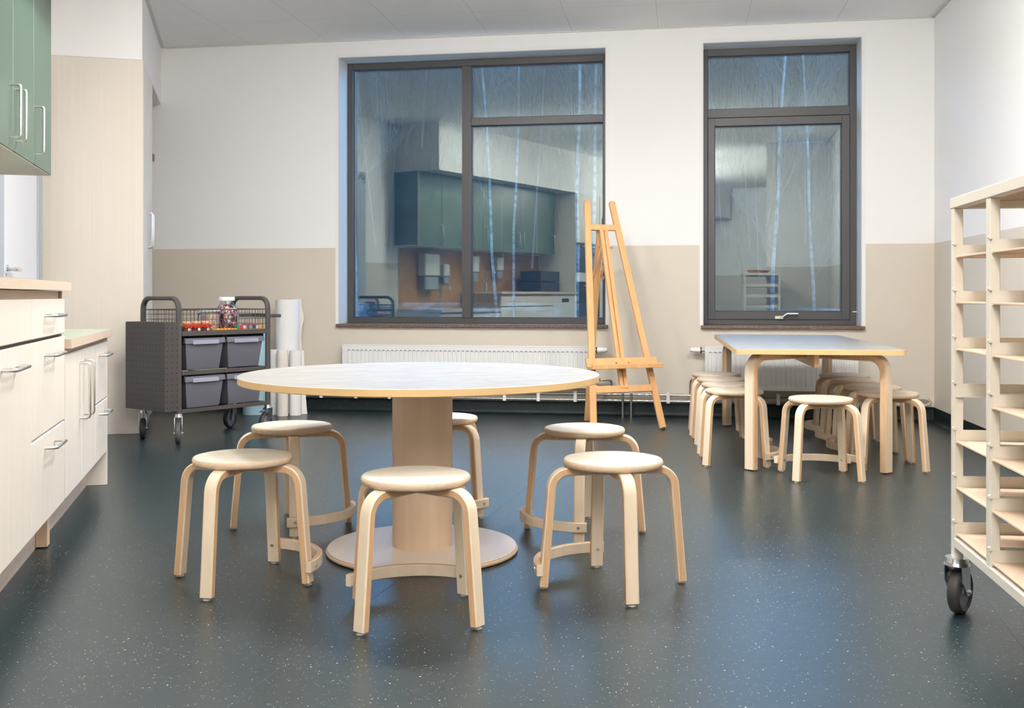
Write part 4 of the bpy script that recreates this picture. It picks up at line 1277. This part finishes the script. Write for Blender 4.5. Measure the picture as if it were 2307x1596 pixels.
# bins
GB = 'grey lidded bins hanging in the trolley'
def make_bin():
    t = thing('storage_bin', 'x', 'storage bin', (0, 0, 0), TA, GB)
    H = .190; wt, wb2 = .134, .116; dt, db = .180, .165
    def ring(w, d, z): return [(-w, -d, z), (w, -d, z), (w, d, z), (-w, d, z)]
    m = MB(); v = ring(wb2 - .004, db - .004, 0) + ring(wb2, db, .006) + ring(wt, dt, H - .028) + ring(wt - .004, dt - .004, H - .028) + ring(wb2 - .005, db - .005, .008)
    fs = [(3, 2, 1, 0)]
    for i in range(4):
        for k in range(4): fs.append((i * 4 + k, i * 4 + (k + 1) % 4, (i + 1) * 4 + (k + 1) % 4, (i + 1) * 4 + k))
    fs.append((16, 17, 18, 19)); m.add(v, fs); m.build('tub', BINM, t)
    m = MB(); v = ring(wt + .009, dt + .012, H - .032) + ring(wt + .008, dt + .008, H - .004) + ring(wt + .002, dt + .002, H) + ring(wt - .004, dt - .004, H) + ring(wt - .004, dt - .004, H - .03)
    fs = []
    for i in range(4):
        for k in range(4): fs.append((i * 4 + k, i * 4 + (k + 1) % 4, (i + 1) * 4 + (k + 1) % 4, (i + 1) * 4 + k))
    m.add(v, fs + [(3 + 16, 2 + 16, 1 + 16, 16), (0, 1, 17, 16), (1, 2, 18, 17), (2, 3, 19, 18), (3, 0, 16, 19)][1:]); m.build('rim', BINM, t)
    m = MB(); v = []
    for z, y in ((H - .036, -dt - .018), (H - .012, -dt - .0125)):
        v += [(-.092, y, z), (.092, y, z), (.092, y + .004, z), (-.092, y + .004, z)]
    m.add(v, [(0, 1, 5, 4), (1, 2, 6, 5), (2, 3, 7, 6), (3, 0, 4, 7), (3, 2, 1, 0), (4, 5, 6, 7)]); m.build('label_holder', BINL, t)
    return t
b0_ = make_bin(); k = 0
for (x, z, l) in ((.182, .424, 'grey bin in the upper left trolley bay'), (.482, .424, 'grey bin in the upper right trolley bay'),
                  (.182, .197, 'grey bin in the lower left trolley bay'), (.482, .197, 'grey bin in the lower right trolley bay')):
    b = b0_ if k == 0 else copy_tree(b0_); k += 1
    b.location = tp(x, LY / 2 - (.0 if x < .3 else .0), z); tag(b, l, 'storage bin', GB)

# jars and craft supplies in the basket
zS = .653
j = thing('bead_jar', 'tall clear jar of mixed beads with a white screw lid', 'jar', tp(.475, .185, zS))
MB().lathe([(0, 0), (.060, 0), (.0655, .006), (.066, .03), (.066, .120), (.062, .140), (.048, .163), (.043, .172), (.043, .182), (.041, .182), (.041, .172), (.045, .162), (.060, .139), (.064, .12), (.064, .008), (0, .004)], 40).build('jar_body', JAR, j)
tag(MB().lathe([(0, .0045), (.0605, .0045), (.0635, .010), (.0635, .118), (.0595, .137), (.050, .150), (.03, .158), (0, .161)], 40).build('beads', BEADS, j), kind='stuff')
m = MB(); m.lathe([(.042, .183), (.0475, .183), (.0485, .185), (.0485, .203), (.046, .2065), (0, .2065)], 40); m.build('lid', PLASTW, j)
j = thing('bead_jar', 'short clear handled tub of pastel beads with a white lid', 'jar', tp(.335, .17, zS))
MB().lathe([(0, 0), (.050, 0), (.055, .005), (.062, .118), (.060, .118), (.053, .007), (0, .004)], 40).build('jar_body', JAR, j)
tag(MB().lathe([(0, .0045), (.050, .0045), (.053, .008), (.0585, .100), (.04, .106), (0, .108)], 40).build('beads', BEADS2, j), kind='stuff')
MB().lathe([(0, .1185), (.066, .1185), (.067, .121), (.067, .127), (.064, .130), (0, .130)], 40).build('lid', PLASTW, j)
m = MB(); m.tube([(-.060, .03, .105), (-.085, .05, .10), (-.09, .052, .07), (-.08, .045, .04), (-.054, .03, .02)], .004, 8); m.build('handle', plain('dark_violet_plastic', (.06, .04, .10), .4), j)
GC = 'red and orange craft punches in the basket'
def punch(x, y, l):
    t = thing('craft_punch', l, 'craft tool', tp(x, y, zS), TA, GC)
    MB().cbox(-.030, .030, -.025, .025, .022, .040, .006).build('body', REDW, t)
    MB().cbox(-.026, .026, -.022, .022, .0405, .062, .008).build('lever', plain('peach_plastic', (.78, .42, .20), .45), t)
    m = MB(); m.cyl((0, -.030, .013), (0, .026, .013), .0125, .0125, 20); m.cbox(-.03, .03, -.024, .024, 0.0005, .0215, .004); m.build('base', plain('dark_red', (.12, .02, .02), .4), t)
    m = MB(); m.cyl((0, -.0305, .012), (0, -.033, .012), .0105, .0105, 20); m.build('window', plain('pale_insert', (.62, .55, .42), .4), t)
    for q in (-1, 1):
        MB().cyl((q * .018, -.0, .040), (q * .018, -.028, .030), .010, .010, 12).build('button', REDW, t)
for (x, l) in ((.075, 'red craft punch nearest the trolley corner post'), (.142, 'red craft punch in the middle of the row of three'), (.209, 'red craft punch next to the pastel bead tub')):
    punch(x, .045, l)
m = MB(); m.prism([(-.12, -.03), (.12, -.028), (.115, .05), (-.11, .055)], 0.0005, .006); m.prism([(-.10, -.032), (.06, -.03), (.055, .04), (-.095, .05)], .0065, .013)
o = m.build('yellow_folder', YELLOW); o.location = tp(.36, .045, zS); o.rotation_euler = (0, 0, TA + .03); tag(o, 'flat yellow paper packets at the front of the basket', 'paper packet')
o = MB().prism([(-.10, -.035), (.10, -.032), (.10, .04), (-.10, .045)], 0.0005, .006).build('yellow_folder', YELLOW); o.location = tp(.535, .05, zS); o.rotation_euler = (0, 0, TA); tag(o, 'yellow paper sheet under the coloured clay blocks', 'paper packet')
clay = [('green', (.03, .28, .12)), ('crimson', (.6, .03, .12)), ('cream', (.75, .65, .5)), ('purple', (.22, .05, .3)), ('mint', (.1, .5, .3)), ('navy', (.03, .03, .12)), ('pale blue', (.4, .6, .75)), ('orange', (.8, .3, .08))]
for i, (nm, c) in enumerate(clay):
    o = MB().cbox(-.0115, .0115, -.02, .02, 0, .022, .003).build('modelling_clay', plain('clay_' + nm.replace(' ', '_'), c, .5)); o.location = tp(.445 + .0245 * i, .047, zS + .0065); o.rotation_euler = (0, 0, TA)
    tag(o, '%s block of modelling clay in the wire basket' % nm, 'modelling clay', 'coloured modelling clay blocks')
o = MB().cbox(-.06, .06, -.016, .016, 0, .012, .003).build('pencil_pack', plain('pink_pack', (.55, .12, .15), .4)); o.location = tp(.55, .05, zS + .0286); o.rotation_euler = (0, 0, TA)
tag(o, 'flat dark pink pack lying on the clay blocks', 'pack')

# ------------------------------------------------------------------ paper rolls
GP = 'rolls of paper standing in the corner'
def roll(x, y, r, h, mat, label, group=GP):
    t = thing('paper_roll', label, 'paper roll', (x, y, 0), 0, group)
    m = MB(); m.lathe([(r, 0.001), (r, h), (r * .3, h), (r * .3, h * .5)], 36); m.build('paper', mat, t)
    return t
t = roll(-1.665, 7.745, .086, .838, PAPER, 'tallest thick white paper roll in the corner')
m = MB(); pts = []
for k in range(13):
    a = radians(-150 + 8 * k); pts.append((.0875 * cos(a), .0875 * sin(a), .60 + .235 * (k / 12) ** .8))
m.tube(pts, .0012, 4); m.build('torn_edge', PAPERC, t)
roll(-1.732, 7.60, .030, .475, PAPER, 'thin white paper roll, left of the cream one')
roll(-1.655, 7.535, .040, .475, PAPERC, 'cream wrinkled paper roll, front of the corner group')
t = roll(-1.572, 7.585, .043, .470, PAPER, 'white paper roll, right of the cream one')
# torn roll at the right: ragged sheet wound on a thin core
t = thing('paper_roll', 'tall torn white paper roll with ragged right edge', 'paper roll', (-1.622, 7.87, 0), 0, GP)
MB().lathe([(.034, .001), (.034, .842), (.01, .842), (.01, .4)], 28).build('paper', PAPER, t)
m = MB(); rnd = random.Random(5); v = []
zs = [.30 + .54 * k / 14 for k in range(15)]
wd = [.040, .047, .050, .053, .060, .058, .054, .052, .056, .064, .077, .074, .062, .052, .050]
for z, q in zip(zs, wd):
    q *= .75
    v += [(.0, -.035, z), (q * .6, -.033 - .004 * sin(z * 40), z), (q, -.022 + .003 * sin(z * 30), z), (q, -.020 + .003 * sin(z * 30), z), (q * .6, -.031 - .004 * sin(z * 40), z), (.0, -.033, z)]
fs = [(i * 6 + k, i * 6 + (k + 1) % 6, (i + 1) * 6 + (k + 1) % 6, (i + 1) * 6 + k) for i in range(14) for k in range(6)] + [(5, 4, 3, 2, 1, 0), tuple(range(84, 90))]
m.add(v, fs, 0, True); m.build('torn_sheet', PAPERC, t)
t = thing('paper_sheet', 'loose white paper sheet flaring out beside the small rolls', 'paper sheet', (-1.530, 7.645, 0))
m = MB(); v = []
for z, a, b in ((0.001, -.022, .030), (.12, -.024, .020), (.3, -.026, .012), (.466, -.026, .004)):
    v += [(a, -.012, z), (b, .008, z), (b, .0105, z), (a, -.0095, z)]
m.add(v, [(i * 4 + k, i * 4 + (k + 1) % 4, (i + 1) * 4 + (k + 1) % 4, (i + 1) * 4 + k) for i in range(3) for k in range(4)] + [(3, 2, 1, 0), (12, 13, 14, 15)]); m.build('sheet', PAPER, t)
roll(-1.880, 7.66, .091, .60, BLUEP, 'pale blue paper roll standing behind the trolley')

# ------------------------------------------------------------------ pigeonhole rack on casters, right
RA = atan2(.9896, .1435)
rk0 = Vector((.787 + .145 * 2.83, 2.83, 0))
rk = thing('drying_rack', 'ivory metal paper rack with wooden shelves on casters', 'rack', rk0, RA - pi)   # local x toward the viewer, y toward right wall
# local frame: x = -RD (toward viewer), y = z × x
PD = .3135; DEP = .42; PW, PDp = .031, .024
posts = [0, PD, 2 * PD]
yb = DEP
for i, x in enumerate(posts + [3 * PD]):
    for y in (0, DEP - PDp):
        zb_ = .155 if i in (0, 3) else .188
        MB().cbox(x - PW, x, y, y + PDp, zb_, 1.106, .0015).build('post', IVORY, rk)
m = MB()
for y in (-.002, DEP - .026): m.cbox(-PW - .003, 3 * PD + .003, y, y + .028, 1.106, 1.135, .002)
for x in (-PW - .003, 3 * PD - .025): m.cbox(x, x + .028, .026, DEP - .026, 1.106, 1.135, .002)
m.build('top_rim', IVORY, rk)
MB().box(-PW + .02, 3 * PD - .02, .02, DEP - .02, 1.125, 1.131).build('top_board', plain('brown_board', (.42, .31, .20), .6), rk)
m = MB()
for y in (-.001, DEP - .027): m.cbox(0.0, 3 * PD - PW, y, y + .028, .188, .214, .002)
for x in (-PW, 3 * PD - PW): m.cbox(x + .003, x + .028, .024, DEP - .024, .188, .214, .002)
m.build('bottom_rim', IVORY, rk)
LV = [.978, .854, .728, .603, .478, .353, .228]
for bay in range(3):
    xa, xb = bay * PD, (bay + 1) * PD - PW
    for li, z in enumerate(LV):
        # angle brackets across the depth on both posts, carrying the board
        m = MB()
        for x, s in ((xa, 1), (xb, -1)):
            m.box(min(x, x + s * .0016), max(x, x + s * .0016), .004, DEP - .004, z - .006, z + .028)
            m.box(min(x, x + s * .014), max(x, x + s * .014), .004, DEP - .004, z - .0075, z - .006)
        # back stop and pins
        m.cyl((xa - .003, -.0005, z + .032), (xa + .008, -.0005, z + .032), .0045, .0045, 10)
        m.build('bracket', IVORY, rk)
        if not (bay == 0 and li == 3):
            MB().cbox(xa + .002, xb - .002, .004, DEP - .006, z - .006, z - .001, .0008).build('shelf_board', MDF, rk)
# the bay-end lip rail visible across
for (x, y, tn) in ((-PW / 2, .012, 200), (3 * PD - PW / 2, .012, 200), (-PW / 2, DEP - .012, 160), (3 * PD - PW / 2, DEP - .012, 160)):
    caster(rk, x, y, .158, .0625, .034, radians(48) - (RA - pi), brake=True, rub=RUBBERB, hub=HUBG, plate=.034, off=.022)

# craft items on top of the rack (seen in the glass)
for i, (x, y, c, l) in enumerate(((.55, .15, (.75, .35, .12), 'orange paper bowl on top of the rack'), (.75, .25, (.55, .2, .12), 'rust paper bowl on top of the rack'))):
    t = thing('paper_bowl', l, 'bowl', rk0 - RD * x + RN * y + Vector((0, 0, 1.1315)), 0, 'craft bowls on the rack')
    MB().lathe([(0, 0), (.05, 0), (.10, .05), (.097, .05), (.048, .004), (0, .004)], 24).build('bowl', plain('bowl_paper%d' % i, c, .6), t)
